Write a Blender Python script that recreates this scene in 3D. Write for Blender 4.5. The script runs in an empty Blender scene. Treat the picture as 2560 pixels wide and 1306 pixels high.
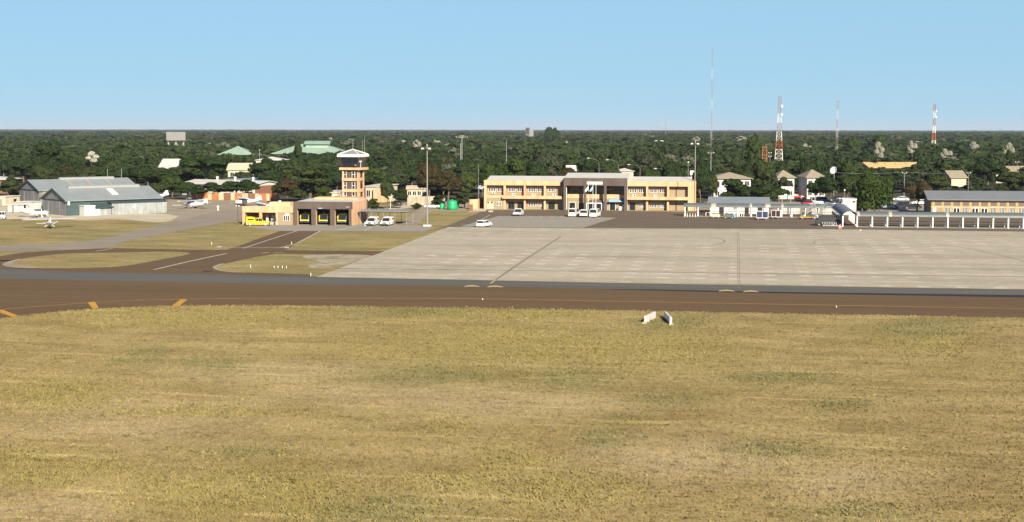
import bpy, bmesh, math, random
import numpy as np
from mathutils import Vector, Matrix
random.seed(11); rng = np.random.default_rng(11)
SC = bpy.context.scene; COL = SC.collection
# ------------------------------------------------------------------ camera
FPX, CW, CH, CAMZ = 3600.0, 2560, 1306, 21.0
_a = math.atan(560/3600); _p = math.atan((653-323)/3600.0); _r = 0.0011
_F = Vector((-math.sin(_a)*math.cos(_p), math.cos(_a)*math.cos(_p), -math.sin(_p)))
_R = Vector((math.cos(_a), math.sin(_a), 0)); _U = _R.cross(_F)
_R, _U = _R*math.cos(_r)+_U*math.sin(_r), _U*math.cos(_r)-_R*math.sin(_r)
CAM = Vector((0, 0, CAMZ))
cd = bpy.data.cameras.new('camera'); cam = bpy.data.objects.new('camera', cd); COL.objects.link(cam)
cam.matrix_world = Matrix(((_R.x,_U.x,-_F.x,0),(_R.y,_U.y,-_F.y,0),(_R.z,_U.z,-_F.z,CAMZ),(0,0,0,1)))
cd.sensor_width = 36; cd.lens = 36*FPX/CW; cd.clip_end = 120000; cd.clip_start = 1
SC.camera = cam
def ray(px, py): return _F*FPX + _R*(px-CW/2) - _U*(py-CH/2)
def G(px, py, z=0.0):
    d = ray(px, py); t = (z-CAMZ)/d.z; return CAM + d*t
def Q(px, py, y):
    d = ray(px, py); t = y/d.y; P = CAM + d*t; return P.x, P.z
def proj(P):
    v = Vector(P)-CAM; k = v.dot(_F); return CW/2+FPX*v.dot(_R)/k, CH/2-FPX*v.dot(_U)/k
def ppm(P): return FPX/((Vector(P)-CAM).dot(_F))
# ------------------------------------------------------------------ materials
def nodes(m):
    m.use_nodes = True; return m.node_tree
def L(nt, a, b): nt.links.new(a, b)
def noise(nt, vec, scale, detail=3, rough=.55, dist=0):
    n = nt.nodes.new('ShaderNodeTexNoise'); n.inputs['Scale'].default_value = scale
    n.inputs['Detail'].default_value = detail; n.inputs['Roughness'].default_value = rough
    n.inputs['Distortion'].default_value = dist
    if vec: L(nt, vec, n.inputs['Vector'])
    return n.outputs['Fac']
def mapping(nt, vec, scale=(1,1,1), rot=0):
    n = nt.nodes.new('ShaderNodeMapping'); n.inputs['Scale'].default_value = scale
    n.inputs['Rotation'].default_value = (0,0,rot); L(nt, vec, n.inputs['Vector']); return n.outputs['Vector']
def ramp(nt, fac, a, b, ca=(0,0,0,1), cb=(1,1,1,1)):
    n = nt.nodes.new('ShaderNodeValToRGB'); e = n.color_ramp.elements
    e[0].position = a; e[1].position = b; e[0].color = ca; e[1].color = cb
    L(nt, fac, n.inputs[0]); return n.outputs[0]
def mixc(nt, fac, A, B, mode='MIX'):
    n = nt.nodes.new('ShaderNodeMix'); n.data_type = 'RGBA'; n.blend_type = mode
    if isinstance(fac, (int, float)): n.inputs[0].default_value = fac
    else: L(nt, fac, n.inputs[0])
    for s, k in ((A, 6), (B, 7)):
        if isinstance(s, tuple): n.inputs[k].default_value = s if len(s) == 4 else (*s, 1)
        else: L(nt, s, n.inputs[k])
    return n.outputs[2]
def mth(nt, op, a, b=0.5):
    n = nt.nodes.new('ShaderNodeMath'); n.operation = op
    for i, s in enumerate((a, b)):
        if isinstance(s, (int, float)): n.inputs[i].default_value = s
        else: L(nt, s, n.inputs[i])
    return n.outputs[0]
def geo(nt): return nt.nodes.new('ShaderNodeNewGeometry')
def bsdf(nt): return nt.nodes['Principled BSDF']
def bump(nt, fac, strength, dist=.05):
    n = nt.nodes.new('ShaderNodeBump'); n.inputs['Strength'].default_value = strength; n.inputs['Distance'].default_value = dist
    L(nt, fac, n.inputs['Height']); L(nt, n.outputs[0], bsdf(nt).inputs['Normal'])
_M = {}
def mat(name, col, var=.12, scale=1.5, rough=.75, metal=0.0, streak=None, wave=None, spec=.5):
    """painted / plastered / sheet surface: base colour with blotchy wear, optional vertical streaks and rib lines"""
    if name in _M: return _M[name]
    m = bpy.data.materials.new(name); nt = nodes(m); b = bsdf(nt)
    tc = nt.nodes.new('ShaderNodeTexCoord').outputs['Object']
    f = noise(nt, tc, scale, 5, .65)
    lo = tuple(c*(1-var) for c in col); hi = tuple(min(1, c*(1+var)) for c in col)
    c = ramp(nt, f, .32, .68, (*lo,1), (*hi,1))
    if streak:
        s = noise(nt, mapping(nt, tc, (streak, streak, .15)), 1.0, 4)
        c = mixc(nt, .55, c, ramp(nt, s, .35, .65, (.62,.6,.57,1), (1.12,1.12,1.12,1)), 'MULTIPLY')
    if wave:
        w = nt.nodes.new('ShaderNodeTexWave'); w.wave_type = 'BANDS'; w.bands_direction = wave[0]
        w.inputs['Scale'].default_value = wave[1]; w.inputs['Distortion'].default_value = 0; L(nt, tc, w.inputs['Vector'])
        c = mixc(nt, wave[2], c, ramp(nt, w.outputs['Fac'], .0, .25, (.55,.55,.55,1), (1,1,1,1)), 'MULTIPLY')
    L(nt, c, b.inputs['Base Color']); b.inputs['Roughness'].default_value = rough; b.inputs['Metallic'].default_value = metal
    b.inputs['Specular IOR Level'].default_value = spec
    _M[name] = m; return m
def glassy(name, col, rough=.08):
    m = mat(name, col, .2, .7, rough); return m
def leaf_mat(name, c1, c2, c3=None, attr=False):
    if name in _M: return _M[name]
    m = bpy.data.materials.new(name); nt = nodes(m); b = bsdf(nt)
    g = geo(nt); r = g.outputs['Random Per Island']
    c = mixc(nt, r, c1, c2)
    if attr:
        at = nt.nodes.new('ShaderNodeAttribute'); at.attribute_name = 'tone'
        sp = nt.nodes.new('ShaderNodeSeparateXYZ'); L(nt, at.outputs['Vector'], sp.inputs[0])
        c = mixc(nt, ramp(nt, sp.outputs[0], .1, .9), c, c3)
        c = mixc(nt, ramp(nt, sp.outputs[1], .965, .995), c, (.15,.155,.115))
        c = mixc(nt, ramp(nt, sp.outputs[2], .98, 1.0), c, (.085,.06,.025))
    else:
        oi = nt.nodes.new('ShaderNodeObjectInfo')
        if c3: c = mixc(nt, mth(nt, 'MULTIPLY', oi.outputs['Random'], .7), c, c3)
        n2 = noise(nt, nt.nodes.new('ShaderNodeTexCoord').outputs['Object'], 3.0, 2)
        c = mixc(nt, .5, c, ramp(nt, n2, .3, .7, (.7,.72,.7,1), (1.25,1.2,1.1,1)), 'MULTIPLY')
    L(nt, c, b.inputs['Base Color']); b.inputs['Roughness'].default_value = .7; b.inputs['Specular IOR Level'].default_value = .2
    tr = nt.nodes.new('ShaderNodeBsdfTranslucent'); L(nt, c, tr.inputs[0])
    mx = nt.nodes.new('ShaderNodeMixShader'); mx.inputs[0].default_value = .3
    L(nt, b.outputs[0], mx.inputs[1]); L(nt, tr.outputs[0], mx.inputs[2])
    L(nt, mx.outputs[0], nt.nodes['Material Output'].inputs[0])
    _M[name] = m; return m
# ------------------------------------------------------------------ mesh builder
class MB:
    def __init__(s, o=(0,0,0)): s.v = []; s.f = []; s.o = Vector(o)
    def add(s, vs, fs):
        k = len(s.v); s.v += [tuple(Vector(p)-s.o) for p in vs]; s.f += [tuple(i+k for i in f) for f in fs]; return s
    def box(s, x0, x1, y0, y1, z0, z1):
        return s.add([(x0,y0,z0),(x1,y0,z0),(x1,y1,z0),(x0,y1,z0),(x0,y0,z1),(x1,y0,z1),(x1,y1,z1),(x0,y1,z1)],
                     [(3,2,1,0),(4,5,6,7),(0,1,5,4),(1,2,6,5),(2,3,7,6),(3,0,4,7)])
    def prism(s, poly, z0, z1):
        n = len(poly); vs = [(x,y,z0) for x,y in poly]+[(x,y,z1) for x,y in poly]
        return s.add(vs, [tuple(range(n-1,-1,-1)), tuple(range(n,2*n))]+[(i,(i+1)%n,n+(i+1)%n,n+i) for i in range(n)])
    def ext(s, prof, a0, a1, axis='y', wf=None):
        """extrude a closed profile; axis y: prof=(x,z), axis x: prof=(y,z); wf(z) scales the half width"""
        n = len(prof); vs = []
        c, h = (a0+a1)/2, (a1-a0)/2
        for sg in (-1, 1):
            for u, z in prof:
                w = c+sg*h*(wf(z) if wf else 1)
                vs.append((u, w, z) if axis == 'y' else (w, u, z))
        return s.add(vs, [tuple(range(n)), tuple(range(2*n-1,n-1,-1))]+[(i,n+i,n+(i+1)%n,(i+1)%n) for i in range(n)])
    def cyl(s, p0, p1, r0, r1=None, n=10):
        r1 = r0 if r1 is None else r1
        p0, p1 = Vector(p0), Vector(p1); d = (p1-p0).normalized()
        a = d.orthogonal().normalized(); b = d.cross(a)
        vs = [p0+(a*math.cos(t)+b*math.sin(t))*r0 for t in [2*math.pi*i/n for i in range(n)]]
        vs += [p1+(a*math.cos(t)+b*math.sin(t))*r1 for t in [2*math.pi*i/n for i in range(n)]]
        return s.add(vs, [tuple(range(n-1,-1,-1)), tuple(range(n,2*n))]+[(i,(i+1)%n,n+(i+1)%n,n+i) for i in range(n)])
    def bar(s, p0, p1, w=.05): return s.cyl(p0, p1, w*.7, None, 4)
    def loft(s, rings):
        n = len(rings[0]); vs = [p for r in rings for p in r]; fs = [tuple(range(n-1,-1,-1)), tuple(range((len(rings)-1)*n, len(rings)*n))]
        for k in range(len(rings)-1):
            fs += [(k*n+i, k*n+(i+1)%n, (k+1)*n+(i+1)%n, (k+1)*n+i) for i in range(n)]
        return s.add(vs, fs)
    def fus(s, st, n=12):
        """fuselage along x from stations (x, zc, half width, half height)"""
        return s.loft([[(x, hw*math.cos(2*math.pi*i/n), zc+hh*math.sin(2*math.pi*i/n)) for i in range(n)] for x, zc, hw, hh in st])
    def lathe(s, prof, c=(0,0), n=20):
        return s.loft([[(c[0]+r*math.cos(2*math.pi*i/n), c[1]+r*math.sin(2*math.pi*i/n), z) for i in range(n)] for r, z in prof])
    def quad(s, *p): return s.add(p, [tuple(range(len(p)))])
    def build(s, name, m, parent=None, smooth=False):
        me = bpy.data.meshes.new(name); me.from_pydata(s.v, [], s.f); me.update()
        bm = bmesh.new(); bm.from_mesh(me); bmesh.ops.recalc_face_normals(bm, faces=bm.faces); bm.to_mesh(me); bm.free()
        if smooth:
            me.polygons.foreach_set('use_smooth', [True]*len(me.polygons))
        if m: me.materials.append(m)
        o = bpy.data.objects.new(name, me); COL.objects.link(o)
        if parent: o.parent = parent
        return o
def tag(o, label=None, cat=None, group=None, kind=None):
    if label: o['label'] = label
    if cat: o['category'] = cat
    if group: o['group'] = group
    if kind: o['kind'] = kind
    return o
def thing(name, label, cat, loc, rz=0, group=None):
    o = bpy.data.objects.new(name, None); COL.objects.link(o); o.empty_display_size = .5
    o.location = loc; o.rotation_euler = (0,0,rz); return tag(o, label, cat, group)
def kids(o): return [c for c in o.children]
def dup(o, loc, rz=None, label=None, parent=None, scale=None):
    c = o.copy(); COL.objects.link(c)
    if parent: c.parent = parent
    else:
        c.location = loc
        if rz is not None: c.rotation_euler = (0,0,rz)
        if label: c['label'] = label
        if scale: c.scale = scale
    for k in kids(o):
        if k.parent == o: dup(k, None, parent=c)
    return c
def npmesh(name, v, f, m):
    me = bpy.data.meshes.new(name); me.from_pydata(v, [], f); me.update()
    if m: me.materials.append(m)
    return me
KEEP = []; FOOT = []
def keep(x0, y0, x1, y1, D): KEEP.append((x0, y0, x1, y1, D))
def foot(x0, x1, y0, y1, pad=3): FOOT.append((x0-pad, x1+pad, y0-pad, y1+pad))
# palette
WHITE = mat('white_paint', (.78,.77,.74), .05, .8, .45)
CREAM = mat('cream_plaster', (.56,.49,.36), .07, .6, .85, streak=.8)
WHITEWALL = mat('white_plaster', (.62,.61,.57), .06, .5, .85, streak=.8)
PEACH = mat('peach_plaster', (.68,.415,.24), .06, .5, .85, streak=.7)
BRICK = mat('tan_face_brick', (.31,.245,.155), .12, 6, .9)
BROWNP = mat('brown_plaster', (.105,.08,.067), .1, .6, .85, streak=.6)
REDBRICK = mat('red_brick', (.22,.10,.06), .15, 4, .9)
ROOFW = mat('white_roof_sheet', (.60,.585,.53), .06, .3, .5, wave=('X', 2.2, .25))
ROOFG = mat('grey_roof_sheet', (.24,.27,.275), .08, .25, .45, wave=('X', 3.0, .3))
ROOFB = mat('blue_grey_roof', (.19,.205,.215), .06, .2, .5, wave=('X', 1.6, .25))
ROOFGREEN = mat('green_roof_sheet', (.27,.38,.30), .1, .2, .6, wave=('X', 1.2, .2))
CORR = mat('corrugated_iron', (.33,.36,.36), .15, .9, .45, streak=1.6, wave=('X', 2.6, .45))
CORRD = mat('grey_cladding', (.19,.195,.195), .1, .6, .6, streak=1.2, wave=('X', 2.0, .3))
DGREEN = mat('dark_green_cladding', (.05,.085,.087), .1, .8, .5)
GALV = mat('galvanised_steel', (.42,.43,.42), .08, 2, .4, .3)
DSTEEL = mat('dark_steel', (.04,.04,.042), .2, 2, .6)
GREYMET = mat('grey_steel', (.25,.25,.24), .1, 2, .5)
GLASS = glassy('dark_window_glass', (.018,.022,.03))
INTER = mat('dark_interior', (.03,.026,.024), .2, .5, .9)
RUBBER = mat('rubber', (.02,.02,.02), .2, 5, .8)
CARW = mat('white_car_paint', (.80,.80,.78), .03, 1, .22)
CARY = mat('yellow_vehicle_paint', (.80,.52,.015), .05, 1, .3)
TRUCKY = mat('lime_yellow_paint', (.60,.55,.06), .05, 1, .3)
CARR = mat('red_car_paint', (.32,.02,.025), .05, 1, .25)
CARS = mat('silver_car_paint', (.45,.46,.47), .05, 1, .25, .4)
CARD = mat('dark_car_paint', (.03,.035,.045), .1, 1, .2)
LAMPG = mat('lamp_glass', (.7,.7,.68), .05, 3, .15)
TAILR = mat('red_lens', (.35,.02,.02), .1, 3, .2)
ORANGE = mat('orange_paint', (.42,.15,.055), .12, 1.5, .7)
MASTRED = mat('mast_red_paint', (.42,.075,.045), .12, 1, .7)
MASTWHITE = mat('mast_white_paint', (.66,.64,.60), .08, 1, .7)
GREENPL = mat('green_tank_plastic', (.01,.36,.13), .06, 1, .4)
BLUEPL = mat('pale_blue_paint', (.28,.47,.62), .06, 1, .5)
BARK = mat('bark', (.12,.095,.07), .3, 3, .95)
# ------------------------------------------------------------------ ground
def grass_mat(name, attr=False, gain=1.0, greener=0.0, tuft=False):
    m = bpy.data.materials.new(name); nt = nodes(m); b = bsdf(nt)
    P = geo(nt).outputs['Position']
    mid = noise(nt, mapping(nt, P, (.10,.17,1)), 1, 5, .62)
    c = ramp(nt, mid, .34, .66, (.205,.158,.066,1), (.325,.262,.122,1))
    yel = noise(nt, mapping(nt, P, (.035,.06,1), .05), 1, 4, .6, .6)
    grn = noise(nt, mapping(nt, P, (.06,.10,1)), 1, 5, .65, .4)
    ym, gm = ramp(nt, yel, .54-greener*.1, .72), ramp(nt, grn, .60-greener*.12, .76)
    if attr:
        at = nt.nodes.new('ShaderNodeAttribute'); at.attribute_name = 'lush'
        sp = nt.nodes.new('ShaderNodeSeparateXYZ'); L(nt, at.outputs['Vector'], sp.inputs[0])
        brk = ramp(nt, noise(nt, mapping(nt, P, (.3,1.1,1)), 1, 5, .7), .3, .62)
        ym = mth(nt, 'MAXIMUM', mth(nt, 'MULTIPLY', ym, .55), mth(nt, 'MULTIPLY', sp.outputs[0], mth(nt, 'ADD', brk, .45)))
        gm = mth(nt, 'MAXIMUM', mth(nt, 'MULTIPLY', gm, .5), mth(nt, 'MULTIPLY', sp.outputs[1], brk))
        bare = mth(nt, 'MULTIPLY', sp.outputs[2], brk)
        c = mixc(nt, mth(nt, 'MULTIPLY', bare, .7), c, (.37,.30,.19))
    c = mixc(nt, mth(nt, 'MINIMUM', mth(nt, 'MULTIPLY', ym, .68), 1.0), c, (.265,.228,.085))
    c = mixc(nt, mth(nt, 'MULTIPLY', gm, .75), c, (.13,.145,.06))
    spots = noise(nt, mapping(nt, P, (.75,.8,1)), 1, 4, .7)
    c = mixc(nt, mth(nt, 'MULTIPLY', ramp(nt, spots, .56, .68), .65), c, (.095,.078,.030))
    rows = noise(nt, mapping(nt, P, (.06,.95,1), -.01), 1, 4, .6, .3)
    brk2 = ramp(nt, noise(nt, mapping(nt, P, (.12,.16,1)), 1, 3), .36, .56)
    c = mixc(nt, mth(nt, 'MULTIPLY', mth(nt, 'MULTIPLY', ramp(nt, rows, .57, .65), brk2), .5), c, (.47,.38,.17))
    fine = noise(nt, mapping(nt, P, (2.0,1.7,1)), 1, 5, .8)
    c = mixc(nt, .8, c, ramp(nt, fine, .3, .7, (.60,.58,.53,1), (1.28,1.27,1.24,1)), 'MULTIPLY')
    if gain != 1.0: c = mixc(nt, 1.0, c, (gain,gain,gain), 'MULTIPLY')
    if tuft:
        g2 = geo(nt).outputs['Random Per Island']
        c = mixc(nt, .22, c, ramp(nt, g2, 0, 1, (.55,.55,.5,1), (1.45,1.45,1.4,1)), 'MULTIPLY')
    L(nt, c, b.inputs['Base Color']); b.inputs['Roughness'].default_value = .95; b.inputs['Specular IOR Level'].default_value = .1
    bump(nt, fine, .5, .08)
    return m
def surface_mat(name, c1, c2, sx=.08, sy=.3, fine=.25, rough=.9, patches=None):
    m = bpy.data.materials.new(name); nt = nodes(m); b = bsdf(nt); P = geo(nt).outputs['Position']
    c = ramp(nt, noise(nt, mapping(nt, P, (sx,sy,1)), 1, 5, .6), .33, .67, (*c1,1), (*c2,1))
    f = noise(nt, mapping(nt, P, (.9,2.2,1)), 1, 5, .75)
    c = mixc(nt, fine, c, ramp(nt, f, .3, .7, (.4,.4,.4,1), (1.5,1.5,1.5,1)), 'MULTIPLY')
    if patches:
        n = noise(nt, mapping(nt, P, patches[1]), 1, 5, .65, .5)
        c = mixc(nt, mth(nt, 'MULTIPLY', ramp(nt, n, patches[2], patches[2]+.1), patches[3]), c, patches[0])
    L(nt, c, b.inputs['Base Color']); b.inputs['Roughness'].default_value = rough; b.inputs['Specular IOR Level'].default_value = .25
    return m
def concrete_mat():
    m = bpy.data.materials.new('apron_concrete'); nt = nodes(m); b = bsdf(nt); P = geo(nt).outputs['Position']
    c = ramp(nt, noise(nt, mapping(nt, P, (.03,.10,1)), 1, 5, .65), .3, .7, (.365,.322,.235,1), (.49,.44,.33,1))
    br = nt.nodes.new('ShaderNodeTexBrick'); L(nt, P, br.inputs['Vector']); br.offset = 0; br.squash = 1
    br.inputs['Scale'].default_value = 1; br.inputs['Brick Width'].default_value = 5.0; br.inputs['Row Height'].default_value = 6.0
    br.inputs['Mortar Size'].default_value = .05; br.inputs['Mortar Smooth'].default_value = .3
    br.inputs['Color1'].default_value = (.95,.95,.94,1); br.inputs['Color2'].default_value = (1.03,1.03,1.02,1); br.inputs['Mortar'].default_value = (.86,.85,.82,1)
    c = mixc(nt, .75, c, br.outputs['Color'], 'MULTIPLY')
    # joint repairs: pale smears that follow the slab rows
    sy = nt.nodes.new('ShaderNodeSeparateXYZ'); L(nt, P, sy.inputs[0])
    row = mth(nt, 'ABSOLUTE', mth(nt, 'SUBTRACT', mth(nt, 'FRACT', mth(nt, 'DIVIDE', sy.outputs[1], 12.0)), .5))
    rep = mth(nt, 'MULTIPLY', ramp(nt, row, .42, .49), ramp(nt, noise(nt, mapping(nt, P, (.10,.05,1)), 1, 5, .8), .40, .58))
    c = mixc(nt, mth(nt, 'MULTIPLY', rep, .45), c, (.52,.46,.36))
    sep = nt.nodes.new('ShaderNodeSeparateXYZ'); L(nt, P, sep.inputs[0])
    fx = mth(nt, 'ABSOLUTE', mth(nt, 'SUBTRACT', mth(nt, 'FRACT', mth(nt, 'DIVIDE', sep.outputs[0], 5.0)), .5))
    fy = mth(nt, 'ABSOLUTE', mth(nt, 'SUBTRACT', mth(nt, 'FRACT', mth(nt, 'DIVIDE', sep.outputs[1], 6.0)), .5))
    wob = noise(nt, mapping(nt, P, (.8,.8,1)), 1, 4, .8)
    cor = mth(nt, 'MULTIPLY', ramp(nt, mth(nt, 'ADD', fx, mth(nt, 'MULTIPLY', wob, .16)), .37, .47), ramp(nt, mth(nt, 'ADD', fy, mth(nt, 'MULTIPLY', wob, .16)), .38, .48))
    zone = ramp(nt, noise(nt, mapping(nt, P, (.018,.03,1)), 1, 3), .42, .58)
    c = mixc(nt, mth(nt, 'MULTIPLY', mth(nt, 'MULTIPLY', cor, zone), .8), c, (.60,.55,.44))
    sm = noise(nt, mapping(nt, P, (.22,.5,1)), 1, 5, .8, .6)
    c = mixc(nt, mth(nt, 'MULTIPLY', ramp(nt, sm, .55, .64), .75), c, (.57,.525,.43))
    c = mixc(nt, mth(nt, 'MULTIPLY', ramp(nt, noise(nt, mapping(nt, P, (.02,.14,1), .04), 1, 5, .7, .5),   .50, .72), .6), c, (.27,.235,.175))
    c = mixc(nt, .3, c, ramp(nt, noise(nt, mapping(nt, P, (1,2.5,1)), 1, 4, .8), .3, .7, (.5,.5,.5,1), (1.4,1.4,1.4,1)), 'MULTIPLY')
    L(nt, c, b.inputs['Base Color']); b.inputs['Roughness'].default_value = .9; b.inputs['Specular IOR Level'].default_value = .2
    return m
def sheet(name, pts, z, m, label=None, kind='structure', cat=None, world=False):
    P = [Vector((*p,0)) for p in pts] if world else [G(x, y) for x, y in pts]
    bm = bmesh.new(); f = bm.faces.new([bm.verts.new((p.x, p.y, z)) for p in P])
    if f.normal.z < 0 or f.calc_area() and True:
        bm.normal_update()
        if f.normal.z < 0: f.normal_flip()
    bmesh.ops.triangulate(bm, faces=bm.faces)
    me = bpy.data.meshes.new(name); bm.to_mesh(me); bm.free(); me.materials.append(m)
    o = bpy.data.objects.new(name, me); COL.objects.link(o)
    return tag(o, label, cat, None, kind)
def smooth(pts, n=6):
    out = []
    for i in range(len(pts)-1):
        p0, p1, p2, p3 = pts[max(i-1,0)], pts[i], pts[i+1], pts[min(i+2,len(pts)-1)]
        for k in range(n):
            t = k/n
            out.append(tuple(.5*((2*b)+(c-a)*t+(2*a-5*b+4*c-d)*t*t+(3*b-a-3*c+d)*t**3) for a,b,c,d in zip(p0,p1,p2,p3)))
    return out+[pts[-1]]
def ribbon(name, pts, w, z, m, px=True, label=None, w2=None):
    P = [G(*p) for p in pts] if px else [Vector((*p,0)) for p in pts]
    mb = MB(); vs = []; fs = []
    for i, p in enumerate(P):
        d = (P[min(i+1,len(P)-1)]-P[max(i-1,0)]).normalized(); nrm = Vector((-d.y, d.x, 0))
        ww = w if w2 is None else w+(w2-w)*i/(len(P)-1)
        a, b_ = p-nrm*ww/2, p+nrm*ww/2; vs += [(a.x,a.y,z),(b_.x,b_.y,z)]
        if i: fs.append((2*i-2, 2*i-1, 2*i+1, 2*i))
    mb.add(vs, fs); o = mb.build(name, m); return tag(o, label, None, None, 'structure')
# base ground: one sheet to the horizon, cells grow with distance
xs = sorted({s*v for v in (0,60,120,200,320,500,800,1300,2200,4000,8000,14000) for s in (1,-1)})
ys = [-200,-50,50,150,250,350,450,550,700,900,1200,1700,2500,4000,7000,12000,18000,25000]
mb = MB(); mb.add([(x,y,0) for y in ys for x in xs], [(j*len(xs)+i, j*len(xs)+i+1, (j+1)*len(xs)+i+1, (j+1)*len(xs)+i) for j in range(len(ys)-1) for i in range(len(xs)-1)])
bush_soil = surface_mat('bush_ground', (.045,.05,.025), (.085,.08,.042), .03, .03, .3, .95, ((.19,.15,.09), (.05,.05,1), .62, .5))
tag(mb.build('ground', bush_soil), kind='structure')
GR_FAR = grass_mat('airfield_grass_far', greener=1.3, gain=1.2)
GR_NEAR = grass_mat('mown_grass', attr=True, gain=1.31); GR_TUFT = grass_mat('grass_blades', attr=True, gain=.90, tuft=True)
SAND = surface_mat('pale_sand', (.44,.38,.27), (.60,.53,.40), .08, .2, .2, .95)
GRAVEL = surface_mat('grey_brown_gravel', (.28,.235,.165), (.37,.315,.225), .06, .2, .25, .95)
TARB = surface_mat('brown_asphalt', (.114,.070,.030), (.152,.096,.042), .02, .5, .22, .9)
TARB2 = surface_mat('apron_asphalt', (.125,.095,.062), (.165,.13,.09), .05, .3, .3, .9)
SHOULD = surface_mat('grey_asphalt', (.10,.097,.082), (.132,.127,.108), .02, .6, .2, .9)
ROADG = surface_mat('grey_road', (.235,.20,.15), (.31,.27,.205), .06, .25, .25, .92)
CONC = concrete_mat()
PADC = surface_mat('pad_concrete', (.27,.25,.205), (.33,.305,.255), .08, .3, .25, .9)
YEL = mat('yellow_road_paint', (.52,.27,.02), .15, .8, .8)
PALEY = mat('pale_yellow_paint', (.50,.38,.16), .15, .8, .8)
LINEW = mat('worn_white_paint', (.50,.46,.38), .2, .8, .8)
DARKJ = mat('bitumen_joint', (.05,.044,.036), .2, .8, .8)
TYRE = mat('faint_tyre_rubber', (.27,.235,.175), .15, .3, .9)
DARKL = mat('tyre_stained_line', (.20,.165,.12), .2, .3, .9)
DARKS = surface_mat('dark_surface', (.022,.021,.02), (.035,.033,.03), .05, .5, .2, .8)
# airfield grass beyond the taxiway, then sand and gravel yards by the hangars and behind the terminal
sheet('airfield_grass', [(-700,800),(-700,560),(0,520),(420,500),(900,510),(1200,505),(1800,505),(2560,515),(3300,520),(3300,800)], .008, GR_FAR)
sheet('sand_yard', smooth([(-500,545),(0,512),(60,500),(100,512),(160,530),(300,533),(430,536),(450,541),(436,550),(395,556),(300,549),(215,551),(140,549),(60,552),(0,550),(-500,590)], 4), .016, SAND)
sheet('light_aircraft_apron', [(412,499),(700,503),(730,512),(640,545),(600,550),(560,556),(500,560),(430,551),(446,541),(420,536)], .020, GRAVEL)
sheet('service_road', smooth([(-600,640),(-200,622),(0,614),(130,611),(240,600),(345,576),(420,558),(500,540),(560,524)], 6)+[(640,530)]+smooth([(610,549),(545,560),(470,574),(385,591),(320,603),(270,619),(160,626),(0,630),(-200,640),(-600,662)], 6), .026, ROADG)
sheet('terminal_yard', [(1180,528),(1120,530),(1040,524),(1000,508),(1100,498),(1215,500),(1750,505),(2300,505),(2600,510),(3200,515),(3200,560),(2560,552),(1750,531),(1300,526)], .014, GRAVEL)
sheet('gate_road', smooth([(1000,560),(1016,545),(1040,530),(1062,515),(1075,503)], 5)+smooth([(1100,503),(1092,515),(1078,530),(1060,545),(1046,562)], 5), .020, GRAVEL)
sheet('sand_path', [(960,522),(1010,512),(1060,508),(1060,514),(1010,522),(965,532)], .022, SAND)
sheet('terminal_forecourt', [(1180,522),(1215,523),(1215,529),(1170,531)], .024, SAND)
# brown asphalt: taxiway, junctions and the road to the fire station
near = smooth([(-900,985),(-600,905),(-300,845),(-100,813),(0,800),(100,787),(220,777),(360,770),(520,767),(760,767),(1000,770),(1500,777),(2000,786),(2560,796),(3400,811)], 8)
sheet('taxiway', near+[(3400,756),(2560,741),(1500,722),(1300,718),(760,711),(300,704),(0,697),(-300,698),(-900,720)], .018, TARB)
sheet('taxiway_shoulder', [(-900,694),(-300,676),(0,671),(180,680),(500,684),(800,692),(1300,704),(1600,710),(2560,725),(3400,739),(3400,756),(2560,741),(1500,722),(1300,718),(760,711),(300,704),(0,697),(-300,698),(-900,720)], .020, SHOULD)
sheet('fire_station_road', [(-900,700),(-300,660),(0,641),(60,632),(180,624),(290,621),(430,624),(530,626),(566,625),(606,612),(645,598),(700,578),(800,578),(742,609),(714,626),(972,629),(957,639),(690,635),(640,643),(585,655),(540,664),(533,670),(545,676),(575,680),(780,687),(780,693),(500,685),(180,681),(0,672),(-300,677),(-900,695)], .022, TARB)
isl = smooth([(14,663),(30,655),(60,647),(110,640),(180,634),(290,632),(400,630),(455,631),(474,634),(455,640),(400,650),(330,663),(280,668),(200,671),(100,671),(40,668),(14,663)], 5)
sheet('island_kerb', smooth([(5,661),(22,654),(48,648),(50,650),(32,656),(34,661),(60,664.5),(92,668),(88,671),(40,669.5),(12,666),(5,661)], 4), .030, GRAVEL)
sheet('grass_island', isl, .026, GR_FAR)
sheet('verge_kerb', smooth([(531,668),(545,662),(560,659),(548,665),(541,670),(560,677),(620,682),(575,681),(540,675),(531,668)], 4), .030, GRAVEL)
# apron
sheet('upper_apron', [(1062,580),(1110,568),(1160,548),(1198,532),(1212,526),(1400,525),(1740,531),(2080,534),(2560,546),(3200,560),(3200,590),(2560,582),(2110,575),(1470,572),(1120,569)], .020, TARB2)
sheet('parking_apron', [(1150,567),(1200,554),(1245,541),(1400,541),(1542,545),(1500,557),(1458,570)], .024, PADC)
sheet('concrete_apron', [(792,693),(1122,568),(1470,571),(2105,574),(2560,580),(3300,590),(3400,738),(2560,724),(1600,709),(1300,703)], .028, CONC)
sheet('fire_station_pad', [(604,563),(735,562),(900,560),(1085,566),(1062,580),(900,579),(700,578),(640,572)], .030, PADC)
ribbon('apron_joint', [(838,671.5),(1200,676),(1600,681),(2000,686),(2560,693),(3000,699)], .42, .034, DARKJ)
ribbon('apron_edge_joint', [(1122,568),(1300,569),(1470,571)], .5, .034, DARKJ)
ribbon('parking_line', [(1402,592),(1310,652),(1228,708)], .34, .034, DARKL)
ribbon('parking_line', [(1842.5,580),(1844,650),(1845,722)], .09, .034, DARKL)
ribbon('parking_line', [(1847,580),(1848.5,650),(1850,722)], .08, .034, DARKL)
ribbon('parking_line', [(1226,710),(1240,700)], .22, .038, PALEY)
for k in range(5):
    x = 1330+k*26
    ribbon('bay_line', [(x,541.5),(x-6,545)], .18, .034, LINEW)
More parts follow.
